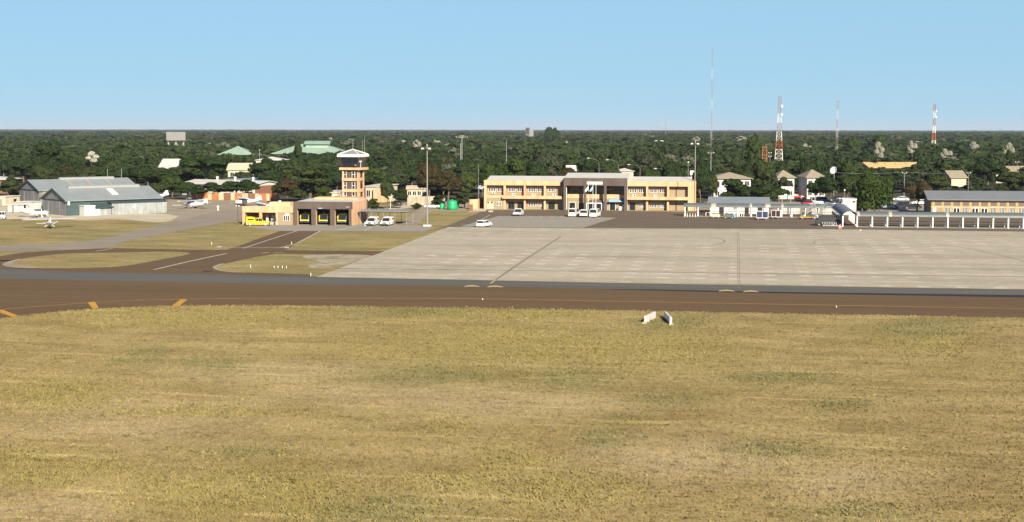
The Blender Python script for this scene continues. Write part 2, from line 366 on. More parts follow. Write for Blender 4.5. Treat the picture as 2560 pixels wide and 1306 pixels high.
arc = [(1560,598),(1650,592),(1740,592),(1795,597),(1812,604),(1795,611),(1740,617),(1650,621),(1580,622)]
ribbon('tyre_mark', smooth(arc, 8), .35, .034, TYRE)
ribbon('tyre_mark', smooth([(2120,596),(2070,597),(2040,602),(2035,609),(2060,614)], 8), .35, .034, TYRE)
ribbon('tyre_mark', smooth([(2250,606),(2370,615),(2460,630),(2560,655),(2680,700)], 8), .5, .034, TYRE)
# painted markings
ribbon('taxiway_centre_line', smooth([(-500,850),(-200,798),(-60,782),(0,775),(150,763),(300,753.5),(450,749),(640,747),(900,747),(1206,748.5),(1800,759),(2560,773),(3200,785)], 8), .24, .036, YEL)
for q in ([(0,776),(8,776),(47,791),(32,794),(0,783)], [(219,757),(237,755),(247,771),(231,773)], [(429,766),(448,766),(469,750),(452,749)]):
    sheet('yellow_marking', q, .040, YEL)
def hump(x0, x1, y, s):
    t = [(x0,y+2.2),(x0+4,y-.5),((x0+x1)/2,y-2.4),(x1-4,y-.3+s),(x1,y+2.0+s),((x0+x1)/2,y+1.2)]
    sheet('stand_marking', t, .038, PALEY)
hump(1160,1200,716,.3); hump(1217,1259,717,.4); hump(1796,1838,727.5,.5); hump(1857,1898,729,.5)
ribbon('road_centre_line', [(385,675),(470,655),(566,634.5)], .42, .036, LINEW)
ribbon('road_centre_line', [(607,622),(680,598),(745,577)], .3, .036, LINEW)
ribbon('stop_bar', [(545,618.5),(630,619.5),(722,620.5)], .45, .036, LINEW)
for q in ([(652,634),(674,631)], [(684,633),(712,631)], [(700,620),(742,610)], [(240,629),(282,622)], [(742,609),(800,578.5)]):
    ribbon('road_edge_line', list(q), .3, .036, LINEW)
ribbon('pad_line', [(845,576),(885,568)], .5, .036, LINEW); ribbon('pad_line', [(910,577),(930,568)], .3, .036, LINEW)
ribbon('kerb_line', [(1076,560.5),(1130,560.5),(1175,562)], .35, .034, LINEW)
ribbon('grey_kerb', [(1176,562),(1200,552),(1225,538)], .5, .034, PADC)
sheet('dark_strip', [(1474,723.5),(1620,724),(1850,729),(2200,734),(2560,739),(3200,750),(3200,757),(2560,744.5),(2100,736.5),(1800,731),(1600,726)], .026, DARKS)  # plain near-black strip along the taxiway edge, tapering to the left
sheet('bitumen_patch', [(506,678),(530,677.4),(533,679.5),(508,680)], .032, DARKS)
sheet('sand_scrape', smooth([(755,640),(800,637),(870,637),(925,640),(905,652),(850,664),(790,672),(770,664),(800,655),(765,648),(755,640)], 4), .024, surface_mat('bare_verge', (.30,.25,.15), (.46,.41,.30), .25, .6, .3, .95, ((.15,.14,.06), (.3,.6,1), .5, .8)))
# mown grass in the foreground
PATCH = [(0,150,990,170,42),(0,60,1150,90,30),(0,620,1230,330,70),(0,1120,1065,60,16),(0,1400,1225,190,62),(0,1150,1205,170,26),(0,1300,865,460,62),(0,1650,870,220,60),
 (0,110,1195,120,26),(0,480,795,330,26),(0,760,1275,120,40),(0,240,1170,90,30),(0,1250,790,300,18),(0,2300,860,150,30),(0,1300,1150,120,30),(0,480,1030,260,14),
 (1,1080,940,240,26),(1,370,890,60,30),(1,560,915,70,18),(1,1430,950,150,30),(1,1510,1095,90,26),(1,1660,1000,120,16),(1,2300,820,160,22),(1,1690,805,110,20),(1,1960,945,160,22),
 (1,980,1280,200,40),(1,1950,1125,150,22),(1,2100,1010,100,20),(1,2150,1275,120,20),(1,600,1130,160,16),(1,1560,1050,60,14),(1,480,905,40,12),(1,1040,780,220,12),(1,300,905,40,10),
 (2,950,985,320,30),(2,700,930,300,30),(2,350,1050,300,60),(2,1300,1010,300,40),(2,150,1270,200,50),(2,1700,1150,300,60),(2,2100,1200,200,40)]
PA = np.array(PATCH, dtype=float)
Fv, Rv, Uv = np.array(_F), np.array(_R), np.array(_U)
def lush(P):
    v = P-np.array([0,0,CAMZ]); k = v@Fv; x = CW/2+FPX*(v@Rv)/k; y = CH/2-FPX*(v@Uv)/k
    out = np.zeros((len(P),3))
    for c,cx,cy,sx,sy in PATCH:
        out[:,c] = np.maximum(out[:,c], np.exp(-(((x-cx)/sx)**2+((y-cy)/sy)**2)**1.3))
    return out
NE = np.array([[p.x,p.y] for p in (G(*q) for q in near)]); NE = NE[np.argsort(NE[:,0])]
def edge_y(x): return np.interp(x, NE[:,0], NE[:,1])
GX = np.arange(-96, 84.1, 1.2); NR = 110
ey = edge_y(GX)+.25*np.sin(GX*.9)+.3*np.sin(GX*.37+1)
T = np.linspace(0, 1, NR)[:,None]
gy = 52+(ey[None,:]-52)*T; gx = np.repeat(GX[None,:], NR, 0)
V = np.stack([gx, gy, np.full_like(gx,.030)], -1).reshape(-1,3)
n_ = len(GX); I = (np.arange(NR-1)[:,None]*n_+np.arange(n_-1)[None,:]).reshape(-1)
me = npmesh('mown_field', V, np.stack([I,I+1,I+n_+1,I+n_],-1), GR_NEAR)
at = me.attributes.new('lush', 'FLOAT_VECTOR', 'POINT'); at.data.foreach_set('vector', lush(V).astype(np.float32).ravel())
o = bpy.data.objects.new('mown_field', me); COL.objects.link(o); tag(o, kind='structure')
# grass tufts: three crossed blades each
NT = 220000
u = rng.random(NT); ty0 = 58+110*rng.random(NT)**1.15
tx = (rng.random(NT)*1.12-.56)*ty0*.76-ty0*.155
tx = np.clip(tx, -95, 83); eyt = edge_y(tx)+.3
ty = np.where(ty0 < eyt, ty0, eyt-rng.random(NT)**2*6)
fr = np.maximum(0, 1-(eyt-ty)/3)
TP = np.stack([tx, ty, np.full(NT,.03)], -1)
LU = lush(TP)
hgt = (.03+.09*rng.random(NT)**2)*(1+.9*LU[:,0]+.6*LU[:,1])*(1+.8*fr*(rng.random(NT) < .35)); wid = .02+.05*rng.random(NT)
vs = []
for k in range(2):
    an = rng.random(NT)*math.pi*.8-.4 if k == 0 else rng.random(NT)*math.pi
    dx, dy = np.cos(an)*wid, np.sin(an)*wid; lx, ly = (rng.random(NT)-.5)*hgt*1.6, (rng.random(NT)-.5)*hgt*1.6
    z0 = np.zeros(NT)
    vs.append(np.stack([TP+np.stack([-dx,-dy,z0],-1), TP+np.stack([dx,dy,z0],-1), TP+np.stack([lx+dx*.5,ly+dy*.5,hgt],-1), TP+np.stack([lx-dx*.4,ly-dy*.4,hgt*.8],-1)], 1))
V = np.concatenate(vs).reshape(-1,3); Fc = np.arange(len(V)).reshape(-1,4)
me = npmesh('grass', V, Fc, GR_TUFT)
at = me.attributes.new('lush', 'FLOAT_VECTOR', 'POINT'); at.data.foreach_set('vector', np.repeat(np.concatenate([LU,LU]),4,0).astype(np.float32).ravel())
o = bpy.data.objects.new('grass', me); COL.objects.link(o)
tag(o, 'short dry mown grass with yellow and green patches in front of the taxiway', 'grass', None, 'stuff')
# ------------------------------------------------------------------ terminal building
def window(root, x0, x1, z0, z1, y, n, o, fr=WHITE):
    """glass pane with a white frame; the opening faces -y"""
    w = MB(o).box(x0,x1,y-.03,y+.06,z0,z1).build('window', GLASS, root)
    f = MB(o); t = .09
    f.box(x0-t,x1+t,y-.07,y-.02,z1,z1+t).box(x0-t,x0,y-.07,y-.02,z0,z1).box(x1,x1+t,y-.07,y-.02,z0,z1)
    for i in range(1, n):
        x = x0+(x1-x0)*i/n; f.box(x-.055,x+.055,y-.066,y-.024,z0,z1)
    f.build('frame', fr, w)
    MB(o).box(x0-t-.04,x1+t+.04,y-.14,y-.01,z0-.09,z0).build('sill', fr, w)
    return w
yT = G(1210,523).y
XT = lambda px: Q(px, 505, yT)[0]
OT = (XT(1210), yT, 0)
term = thing('terminal_building', 'long two storey peach airport terminal with dark brown central hall', 'airport terminal', OT)
foot(XT(1210), XT(1740), yT-6, yT+22, 2)
wallm = MB(OT)
wallm.box(XT(1214),XT(1408),yT+1.55,yT+16,0,7.1).box(XT(1567),XT(1722),yT+1.55,yT+16,0,7.1).box(XT(1409),XT(1567),yT+2.6,yT+17,0,3.2)
# first bay is flush at ground level
wallm.box(XT(1215),XT(1259),yT+.12,yT+1.5,0,2.95)
wallm.build('wall', BRICK, term)
MB(OT).box(XT(1210),XT(1400),yT-.06,yT+1.5,6.3,7.6).box(XT(1210),XT(1214)-.02,yT+1.5,yT+16,0,7.6).build('parapet', PEACH, term)
MB(OT).box(XT(1569),XT(1735),yT-.06,yT+1.5,6.3,7.6).build('parapet', PEACH, term)
MB(OT).box(XT(1215)+.05,XT(1259)-.05,yT+.04,yT+1.53,2.96,3.62).build('band', PEACH, term)
for a, b_ in ((1210,1216),(1259,1264),(1309.5,1314),(1359.5,1364),(1615,1620),(1667.4,1672.4)):
    MB(OT).box(XT(a),XT(b_),yT,yT+1.54,0,6.3).build('pier', PEACH, term)
MB(OT).box(XT(1719.7),XT(1735),yT,yT+9,0,6.3).box(XT(1721),XT(1735)-.02,yT+1.0,yT+9,6.3,7.6).build('pier', PEACH, term)
MB(OT).box(XT(1736.5),XT(1739),yT+.6,yT+3,0,7.7).build('pier', PEACH, term)
MB(OT).box(XT(1735)-.01,XT(1736.5),yT+.8,yT+3,0,7.3).build('pipe_shaft', BROWNP, term)
MB(OT).box(XT(1257),XT(1407),yT-1.0,yT+1.53,2.83,3.6).build('balcony_slab', PEACH, term)
MB(OT).box(XT(1566.5),XT(1721),yT-1.0,yT+1.53,2.83,3.6).build('balcony_slab', PEACH, term)
yw = yT+1.54
zx = lambda zz: 1190+zz/6.872     # columns measured in the enlarged left wing
for a, b_ in ((205,310),(355,440),(545,650),(700,790),(890,998),(1043,1130),(1235,1340)):
    window(term, XT(zx(a)), XT(zx(b_)), 4.65, 5.65, yw, 4 if b_-a > 95 else 3, OT)
for a, b_ in ((895,1000),(1045,1130)): window(term, XT(zx(a)), XT(zx(b_)), .85, 1.75, yw, 4, OT)
window(term, XT(zx(365)), XT(zx(430)), 1.0, 1.85, yT+.1, 3, OT)
for a, b_ in ((545,640),(705,790),(1238,1335)):
    d = MB(OT).box(XT(zx(a)),XT(zx(b_)),yw-.05,yw+.05,.02,1.75).build('door', GLASS, term)
    MB(OT).box(XT(zx(a))-.09,XT(zx(a)),yw-.08,yw+.02,0,1.84).box(XT(zx(b_)),XT(zx(b_))+.09,yw-.08,yw+.02,0,1.84).box(XT(zx(a)),XT(zx(b_)),yw-.08,yw+.02,1.75,1.84).box(XT(zx((a+b_)/2))-.04,XT(zx((a+b_)/2))+.04,yw-.075,yw,0.02,1.75).build('frame', DSTEEL, d)
d = MB(OT).box(XT(zx(188)),XT(zx(300)),yT+.06,yT+.13,.05,2.0).build('door', CREAM, term); d['label'] = 'faded white double door with two small dark lights'
MB(OT).box(XT(zx(196)),XT(zx(222)),yT+.04,yT+.07,1.5,1.95).build('pane', GLASS, d); MB(OT).box(XT(zx(258)),XT(zx(286)),yT+.04,yT+.07,1.5,1.95).build('pane', GLASS, d)
for px, y, z in ((1231,yw,3.95),(1285,yT-.4,3.62),(1335,yT-.4,3.62),(1386,yT-.4,3.62),(1586,yT-.4,3.62),(1639,yT-.4,3.62)):
    x = XT(px); a = MB(OT).box(x-.42,x+.42,y-.32,y-.02,z,z+.55).build('air_conditioner', WHITE, term)
    MB(OT).cyl((x+.12,y-.33,z+.28),(x+.12,y-.35,z+.28),.22,None,12).build('fan_grille', DSTEEL, a)
zr = lambda zz: 1460+zz/6.873
for a, b_ in ((780,885),(938,1025),(1132,1240),(1293,1380)): window(term, XT(zr(a)), XT(zr(b_)), 4.65, 5.65, yw, 4 if b_-a > 95 else 3, OT)
for a, b_ in ((935,1025),(1130,1240),(1290,1375)): window(term, XT(zr(a)), XT(zr(b_)), .85, 1.75, yw, 4, OT)
d = MB(OT).box(XT(zr(780)),XT(zr(872)),yw-.05,yw+.05,.02,2.0).build('door', GLASS, term)
for a in (1572,): MB(OT).box(XT(zr(a)),XT(zr(a+18)),yw-.12,yw+.02,0,5.9).build('downpipe', BROWNP, term)
MB(OT).box(XT(1693.5),XT(1695.3),yT-.10,yT-.05,6.3,7.5).build('downpipe', BROWNP, term)
# roofs of both wings (low gables) and of the hall
def gable_roof(root, o, x0, x1, y0, y1, z0, rise, m, name='roof', t=.12, axis='x'):
    ym = (y0+y1)/2
    pr = [(y0,z0),(ym,z0+rise),(y1,z0),(y1,z0+t),(ym,z0+rise+t),(y0,z0+t)]
    return MB(o).ext(pr, x0, x1, 'x').build(name, m, root)
gable_roof(term, OT, XT(1212), XT(1408), yT+.9, yT+16.2, 7.15, 1.25, ROOFW)
gable_roof(term, OT, XT(1567), XT(1727), yT+.9, yT+16.2, 7.15, 1.25, ROOFW)
yc = yT-2.2; XC = lambda px: Q(px, 505, yc)[0]
MB(OT).box(XC(1409),XC(1567),yc,yc+.6,6.4,8.35).build('fascia', BROWNP, term)
MB(OT).box(XC(1409),XC(1411),yc+.6,yT+16,3.2,8.3).build('side_wall', WHITEWALL, term)
MB(OT).box(XC(1565),XC(1567),yc+.6,yT+3,0,8.3).box(XC(1565),XC(1567)+.01,yT+3,yT+16,6.2,8.3).build('side_wall', WHITEWALL, term)
for a, b_ in ((1409,1414.5),(1459,1465),(1510,1516),(1560.5,1567)):
    MB(OT).box(XC(a),XC(b_),yc-.08,yc+.85,0,8.36).build('column', BROWNP, term)
MB(OT).ext([(yc+.1,8.3),((yc+yT+16)/2,9.35),(yT+16,8.3),(yT+16,8.42),((yc+yT+16)/2,9.47),(yc-.1,8.42)], XC(1409)+.05, XC(1567)+.05, 'x').build('roof', ROOFW, term)
MB(OT).ext([(yc+.7,8.3),((yc+yT+16)/2,9.3),(yT+15.9,8.3)], XC(1567)+.06, XC(1567)+.10, 'x').build('gable_wall', WHITEWALL, term)
MB(OT).box(XC(1411)+.02,XC(1565)-.02,yT+2.2,yT+2.5,4.0,6.4).build('upper_glazing', GLASS, term)
g = MB(OT)
for k in range(10):
    x = XC(1411)+(XC(1565)-XC(1411))*k/9; g.box(x-.04,x+.04,yT+2.12,yT+2.19,4.0,6.38)
g.box(XC(1412),XC(1564),yT+2.12,yT+2.18,4.9,4.98).build('glazing_bars', DSTEEL, term)
MB(OT).box(XC(1411)+.02,XC(1565)-.02,yc+.6,yT+15,6.42,6.55).build('soffit', INTER, term)
MB(OT).box(XC(1415),XC(1564.5),yc+2.75,yT+2.55,3.0,4.05).build('balcony', PEACH, term)
MB(OT).box(XC(1415),XC(1564.5),yc+2.85,yT+2.59,0,3.0).build('hall_wall', BRICK, term)
ze = lambda zz: 1400+zz/10.885
for a, b_, h in ((222,380,1.9),(470,650,1.95),(1330,1480,1.95)):
    d = MB(OT).box(XC(ze(a)),XC(ze(b_)),yc+2.78,yc+2.9,.02,h).build('door', GLASS, term)
    MB(OT).box(XC(ze(a))-.1,XC(ze(a)),yc+2.74,yc+2.84,0,h+.1).box(XC(ze(b_)),XC(ze(b_))+.1,yc+2.74,yc+2.84,0,h+.1).box(XC(ze(a)),XC(ze(b_)),yc+2.74,yc+2.84,h,h+.1).build('frame', WHITE, d)
v = MB(OT); n = 10; xa, xb = XC(ze(690)), XC(ze(1200)); pr = [(xa,0),(xb,0)]+[(xb-(xb-xa)*i/n, 1.95+.85*math.sin(math.pi*i/n)**.7) for i in range(n+1)]
v.ext(pr, yc+1.3, yc+2.83, 'y'); v = v.build('porch', BROWNP, term)
for a, b_ in ((728,930),(975,1110)): MB(OT).box(XC(ze(a)),XC(ze(b_)),yc+1.22,yc+1.32,.02,1.72).build('door', GLASS, term)
for a, b_ in ((670,728),(930,975),(1110,1195)): MB(OT).box(XC(ze(a)),XC(ze(b_)),yc+1.2,yc+1.31,.0,1.8).build('door_frame', WHITE, term)
MB(OT).box(XC(ze(670)),XC(ze(1195)),yc+1.19,yc+1.31,1.73,1.95).build('door_frame', WHITE, term)
a = MB(OT).add([(XC(ze(1305)),yc+1.5,2.35),(XC(ze(1760)),yc+1.5,2.35),(XC(ze(1760)),yc+2.8,2.85),(XC(ze(1305)),yc+2.8,2.85),(XC(ze(1305)),yc+1.5,2.2),(XC(ze(1760)),yc+1.5,2.2),(XC(ze(1760)),yc+2.8,2.7),(XC(ze(1305)),yc+2.8,2.7)],[(0,1,2,3),(7,6,5,4),(0,4,5,1),(1,5,6,2),(2,6,7,3),(3,7,4,0)]).build('awning', BLUEPL, term)
MB(OT).box(XC(1467),XC(1506),yc-.22,yc-.03,6.78,7.45).build('signboard', WHITE, term)
cu = bpy.data.curves.new('lettering', 'FONT'); cu.body = 'MAUN AIRPORT'; cu.size = .62; cu.extrude = .03; cu.space_character = 1.02
to = bpy.data.objects.new('tmp', cu); COL.objects.link(to); dg = bpy.context.evaluated_depsgraph_get()
tm = bpy.data.meshes.new_from_object(to.evaluated_get(dg)); bpy.data.objects.remove(to)
tm.materials.clear(); tm.materials.append(mat('orange_lettering', (.65,.30,.04), .05, 1, .5))
w_ = max(v_.co.x for v_ in tm.vertices); sc_ = (XC(1531)-XC(1497.5))/w_
o = bpy.data.objects.new('lettering', tm); COL.objects.link(o); o.parent = term; o.rotation_euler = (math.pi/2,0,0); o.scale = (sc_, sc_*1.1, 1)
o.location = Vector((XC(1498), yT+2.06, 5.15))-Vector(OT)
MB(OT).box(XC(1410)+.15,XC(1410)+.6,yc+.86,yc+1.2,.1,6.2).build('downpipe', WHITE, term)
MB(OT).box(XT(1404),XT(1408),yT+.2,yT+.9,0,2.4).build('service_box', GREYMET, term)
keep(1212,441,1740,530,G(1300,523).y)
# stacked white freight against the hall wall
for px, w, h, lab in ((1549,1.0,1.1,'white wrapped parcel stack outside the right hall door'),(1557,.8,1.7,'tall pale machine beside the brown right end column of the hall')):
    x = XC(px); t = thing('freight_stack', lab, 'freight', (x,yc+1.6,0))
    m_ = MB().lathe([(w*.5,0),(w*.52,h*.5),(w*.46,h*.9),(w*.2,h)], n=9); m_.build('wrapped_load', WHITEWALL, t)
    MB().box(-w*.6,w*.6,-w*.5,w*.5,-.0,.12).build('pallet', BRICK, t)
def flagpole(px, py, top, lab, flag):
    p = G(px, py); t = thing('flagpole', lab, 'flagpole', p, group='flagpoles before the terminal hall')
    h = Q(px, top, p.y)[1]
    MB().cyl((0,0,0),(0,0,h),.075,.045,8).build('pole', WHITE, t)
    MB().lathe([(.0,h),(.08,h+.04),(.08,h+.1),(0,h+.15)], n=8).build('finial', WHITE, t)
    MB().box(-.3,.3,-.3,.3,0,.25).build('plinth', PADC, t)
    if flag:
        prof = [(-.02,h-.2),(-.35,h-.6),(-.75,h-1.2),(-.95,h-1.55),(-.7,h-1.62),(-.4,h-1.35),(-.15,h-1.1),(-.02,h-.95)]
        f = MB().ext(prof, -.06, .06, 'y').ext([(x*.75,z-.1) for x,z in prof], .05, .14, 'y')
        f.build('flag', flag, t)
flagpole(1470.5,531,463,'white flagpole with hanging white flag, leftmost of the three before the hall', WHITE)
flagpole(1482,532,463,'white flagpole with hanging pale blue flag, middle of the three before the hall', BLUEPL)
flagpole(1489.5,531,463,'bare white flagpole without a flag, rightmost of the three before the hall', None)
# ------------------------------------------------------------------ fire station and control tower
yF = G(735,563.5).y; XF = lambda px: Q(px, 545, yF)[0]; OF = (XF(735), yF, 0)
fs = thing('fire_station', 'peach and brown airport fire station with three engine bays', 'fire station', OF)
foot(XF(600), XF(895), yF-4, yF+14, 2)
a0, a1, a2, a3, a4 = XF(606), XF(648), XF(654), XF(690), XF(733)
MB(OF).box(a0,a4,yF+6.6,yF+7,0,3.4).box(a0,XF(612.5),yF+.4,yF+6.6,0,2.7).box(a4-.3,a4,yF+.5,yF+6.6,0,3.3).box(a3,a3+.25,yF+.5,yF+6.6,0,3.3).build('wall', PEACH, fs)
MB(OF).box(a3+.26,a4-.31,yF+.12,yF+.45,0,2.72).build('office_wall', BRICK, fs)
MB(OF).box(a0,a4-.02,yF-.05,yF+.5,2.72,4.05).build('parapet', PEACH, fs)
MB(OF).box(a0+.02,a4-.04,yF+.5,yF+7,3.45,3.8).build('roof', ROOFW, fs)
MB(OF).box(XF(655),XF(708),yF+5.2,yF+8,3.8,4.75).build('roof_tank_room', PEACH, fs)
for p, q in ((606,612.5),(648,654.3),(689.7,694)): MB(OF).box(XF(p),XF(q),yF,yF+.55,0,2.72).build('pier', PEACH, fs)
window(fs, XF(709.5), XF(722.5), .95, 2.05, yF+.1, 3, OF)
MB(OF).box(XF(713),XF(723),yF-.12,yF+.1,2.2,2.6).build('air_conditioner', WHITE, fs)
MB(OF).box(XF(657),XF(663),yF+2.2,yF+2.3,0,2.1).build('door', WHITEWALL, fs); MB(OF).box(XF(668),XF(682),yF+2.6,yF+2.7,0,2.1).build('door', WHITEWALL, fs)
def bay_x(p): return XF(p)
MB(OF).box(XF(734),XF(878.6),yF+12.6,yF+13,0,4.6).box(XF(734),XF(734)+.35,yF+1.0,yF+12.6,0,4.6).build('hall_wall', INTER, fs)
MB(OF).box(XF(734),XF(878.6),yF-.07,yF+1.0,3.6,5.15).build('fascia', BROWNP, fs)
for p, q in ((734,742.7),(778.4,789.5),(825.3,836.3),(872.2,878.6)):
    MB(OF).box(XF(p),XF(q),yF+.02,yF+1.0,0,3.6).build('pier', PEACH, fs); MB(OF).box(XF(p)-.01,XF(q)+.01,yF-.03,yF+.03,0,3.6).build('pier_facing', BROWNP, fs)
    if p > 740 and p < 870: MB(OF).box((XF(p)+XF(q))/2-.15,(XF(p)+XF(q))/2+.15,yF+1.0,yF+12.5,0,4.5).build('dividing_wall', INTER, fs)
MB(OF).box(XF(878.6)-.4,XF(878.6)+.02,yF+1.0,yF+13,0,5.0).build('side_wall', PEACH, fs)
MB(OF).ext([(yF+1.0,4.7),(yF+13,4.75),(yF+13,5.3),(yF+1.0,5.1)], XF(734)+.02, XF(878.6)-.41, 'x').build('roof', ROOFW, fs)
MB(OF).box(XF(760),XF(872),yF+8,yF+12.9,5.25,5.75).build('rear_parapet', PEACH, fs)
MB(OF).box(XF(797),XF(806),yF-.18,yF-.08,3.68,3.86).build('nameplate', BLUEPL, fs)
MB(OF).cyl((XF(866),yF-.1,4.05),(XF(874),yF-.45,4.12),.07,None,6).build('flood_light', WHITE, fs)
keep(600,500,905,568,yF)
rt = -math.radians(9.2); pT = G(884,544); OTW = (pT.x, pT.y, 0)
tw = thing('control_tower', 'four storey peach control tower with dark glazed cab and white pyramid roof', 'control tower', OTW, rt)
foot(pT.x-4, pT.x+5, pT.y-4, pT.y+6, 1)
s = 1.98
MB().box(-s+.25,s-.22,-s+.25,s-.2,0,11.4).build('shaft_wall', BROWNP, tw)
for (x0,x1,y0,y1) in ((-s,-s+.3,-s,-s+.3),(s-.45,s,s-.5,s),(-s,-s+.3,s-.3,s)): MB().box(x0,x1,y0,y1,0,11.35).build('corner_pier', PEACH, tw)
MB().box(s-.35,s-.04,-s+.35,-.3,0,11.3).build('stair_wall', PEACH, tw)
for z0, z1 in ((8.75,9.45),(6.1,6.85),(3.6,4.4)):
    b_ = MB().box(-s-.02,s-.32,-s-.1,-s+.4,z0,z1).box(s-.28,s+.06,-s+.28,s-.46,z0,z1).box(-s-.06,-s+.3,-s+.4,s,z0,z1); b_.build('floor_band', PEACH, tw)
for zf in (4.4,6.85,9.45):
    for x0, x1 in ((-s+.42,-s+.95),(s-1.42,s-.80)):
        w = MB().box(x0,x1,-s+.19,-s+.26,zf+.12,zf+1.5).build('window', GLASS, tw)
        f = MB().box(x0-.08,x0,-s+.1,-s+.25,zf+.1,zf+1.6).box(x1,x1+.08,-s+.1,-s+.25,zf+.1,zf+1.6).box(x0,x1,-s+.12,-s+.24,zf+.75,zf+.85); f.build('frame', WHITE, w)
    MB().box(s-.2,s-.14,.1,1.1,zf+.2,zf+1.7).build('window', GLASS, tw)
MB().box(-2.5,2.75,-2.5,2.75,11.35,11.9).build('balcony_slab', PEACH, tw)
r = MB()
for z in (12.3,12.75): 
    for x0,y0,x1,y1 in ((-2.4,-2.4,2.6,-2.4),(2.6,-2.4,2.6,2.6),(-2.4,-2.4,-2.4,2.6)): r.bar((x0,y0,z),(x1,y1,z),.04)
for k in range(6):
    for x,y in ((-2.4+k,-2.4),(2.6,-2.4+k),(-2.4,-2.4+k)): r.bar((x,y,11.9),(x,y,12.75),.035)
r.build('railing', DSTEEL, tw)
def ring4(h, z): return [(-h,-h,z),(h,-h,z),(h,h,z),(-h,h,z)]
cab = MB().loft([ring4(1.85,11.9), ring4(1.9,12.6), ring4(2.38,14.3)]).build('cab_glazing', GLASS, tw)
for sx, sy in ((-1,-1),(1,-1),(1,1),(-1,1)): MB().bar((1.87*sx,1.87*sy,11.9),(2.4*sx,2.4*sy,14.3),.09).build('mullion', DSTEEL, cab)
for k in (-.33,.33):
    MB().bar((1.9*k,-1.93,12.6),(2.38*k,-2.41,14.3),.05).build('mullion', DSTEEL, cab); MB().bar((1.93,1.9*k,12.6),(2.41,2.38*k,14.3),.05).build('mullion', DSTEEL, cab)
MB().loft([ring4(2.55,14.25), ring4(2.86,14.45), ring4(2.86,14.85), ring4(2.7,15.0)]).build('eaves', WHITE, tw)
rf = MB().loft([ring4(2.66,14.98), ring4(.05,16.15)]).build('roof', mat('tower_roof', (.24,.255,.28), .08, 1.2, .5, wave=('X', 1.5, .3)), tw)
rr = MB()
for sx, sy in ((-1,-1),(1,-1),(1,1),(-1,1)): rr.cyl((2.7*sx,2.7*sy,15.0),(0,0,16.2),.12,.08,6)
rr.build('ridge_capping', WHITE, rf)
MB().cyl((0,0,16.1),(0,0,18.6),.05,.03,6).build('antenna', GALV, tw)
for x, y, h in ((2.0,2.2,19.2),(1.4,2.4,18.0)):
    m_ = MB().cyl((x,y,14.9),(x,y,h),.055,.03,6); m_.bar((x-.5,y,h-1.0),(x+.5,y,h-1.0),.03); m_.build('antenna', GREYMET, tw)
MB().box(1.4,1.8,-2.35,-2.1,12.2,12.75).build('signal_lamp', ORANGE, tw)
MB().cyl((2.65,-1.6,11.9),(2.65,-1.6,13.2),.05,None,6).box(2.4,2.9,-1.75,-1.45,13.2,13.5).build('weather_sensor', WHITE, tw)
MB().box(-s+.2,s+.35,-s-.9,s+.4,0,4.6).build('base_block', PEACH, tw); MB().box(s+.36,s+.9,-1,s,0,4.2).build('side_shaft', BROWNP, tw)
st = MB()
for k in range(5):
    z0, z1 = .2+k*2.3, .2+(k+1)*2.3; ya, yb = (-1.6,1.4) if k % 2 == 0 else (1.4,-1.6)
    st.bar((-s-.5,ya,z0),(-s-.5,yb,z1),.09); st.bar((-s-1.2,ya,z0),(-s-1.2,yb,z1),.09); st.bar((-s-.5,ya,z0+.9),(-s-.5,yb,z1+.9),.04); st.bar((-s-1.2,ya,z0+.9),(-s-1.2,yb,z1+.9),.04)
    st.box(-s-1.25,-s-.02,yb-.5,yb+.4,z1-.08,z1)
    for q in range(1,8): st.box(-s-1.2,-s-.5,ya+(yb-ya)*q/8-.12,ya+(yb-ya)*q/8+.12,z0+(z1-z0)*q/8-.02,z0+(z1-z0)*q/8+.02)
for x,y in ((-s-1.25,-1.7),(-s-1.25,1.6)): st.bar((x,y,0),(x,y,12),.07)
st.build('escape_stair', DSTEEL, tw)
keep(836,360,920,505,pT.y)
# carport with two pick-ups
pa, pb = G(902,563), G(1042,557); yk = G(900,562).y; XK = lambda px, y: Q(px, 545, y)[0]
cp = thing('carport', 'flat grey steel carport beside the fire station', 'carport', (XK(900,yk), yk, 0)); OK_ = tuple(cp.location)
xk0, xk1 = XK(897,yk), XK(1020,yk)
MB(OK_).ext([(xk0,2.95),(xk1,2.95),(xk1,3.1),(xk0,3.1)], yk-.4, yk+6.5, 'y').build('roof', GREYMET, cp)
for x in np.linspace(xk0+.3, xk1-.3, 5):
    for y in (yk, yk+6):
        MB(OK_).cyl((x,y,0),(x,y,2.95),.06,None,6).build('post', GREYMET, cp)
for y in (yk,yk+6): MB(OK_).box(xk0+.1,xk1-.1,y-.06,y+.06,2.78,2.94).build('beam', DSTEEL, cp)
foot(xk0,xk1,yk,yk+7)
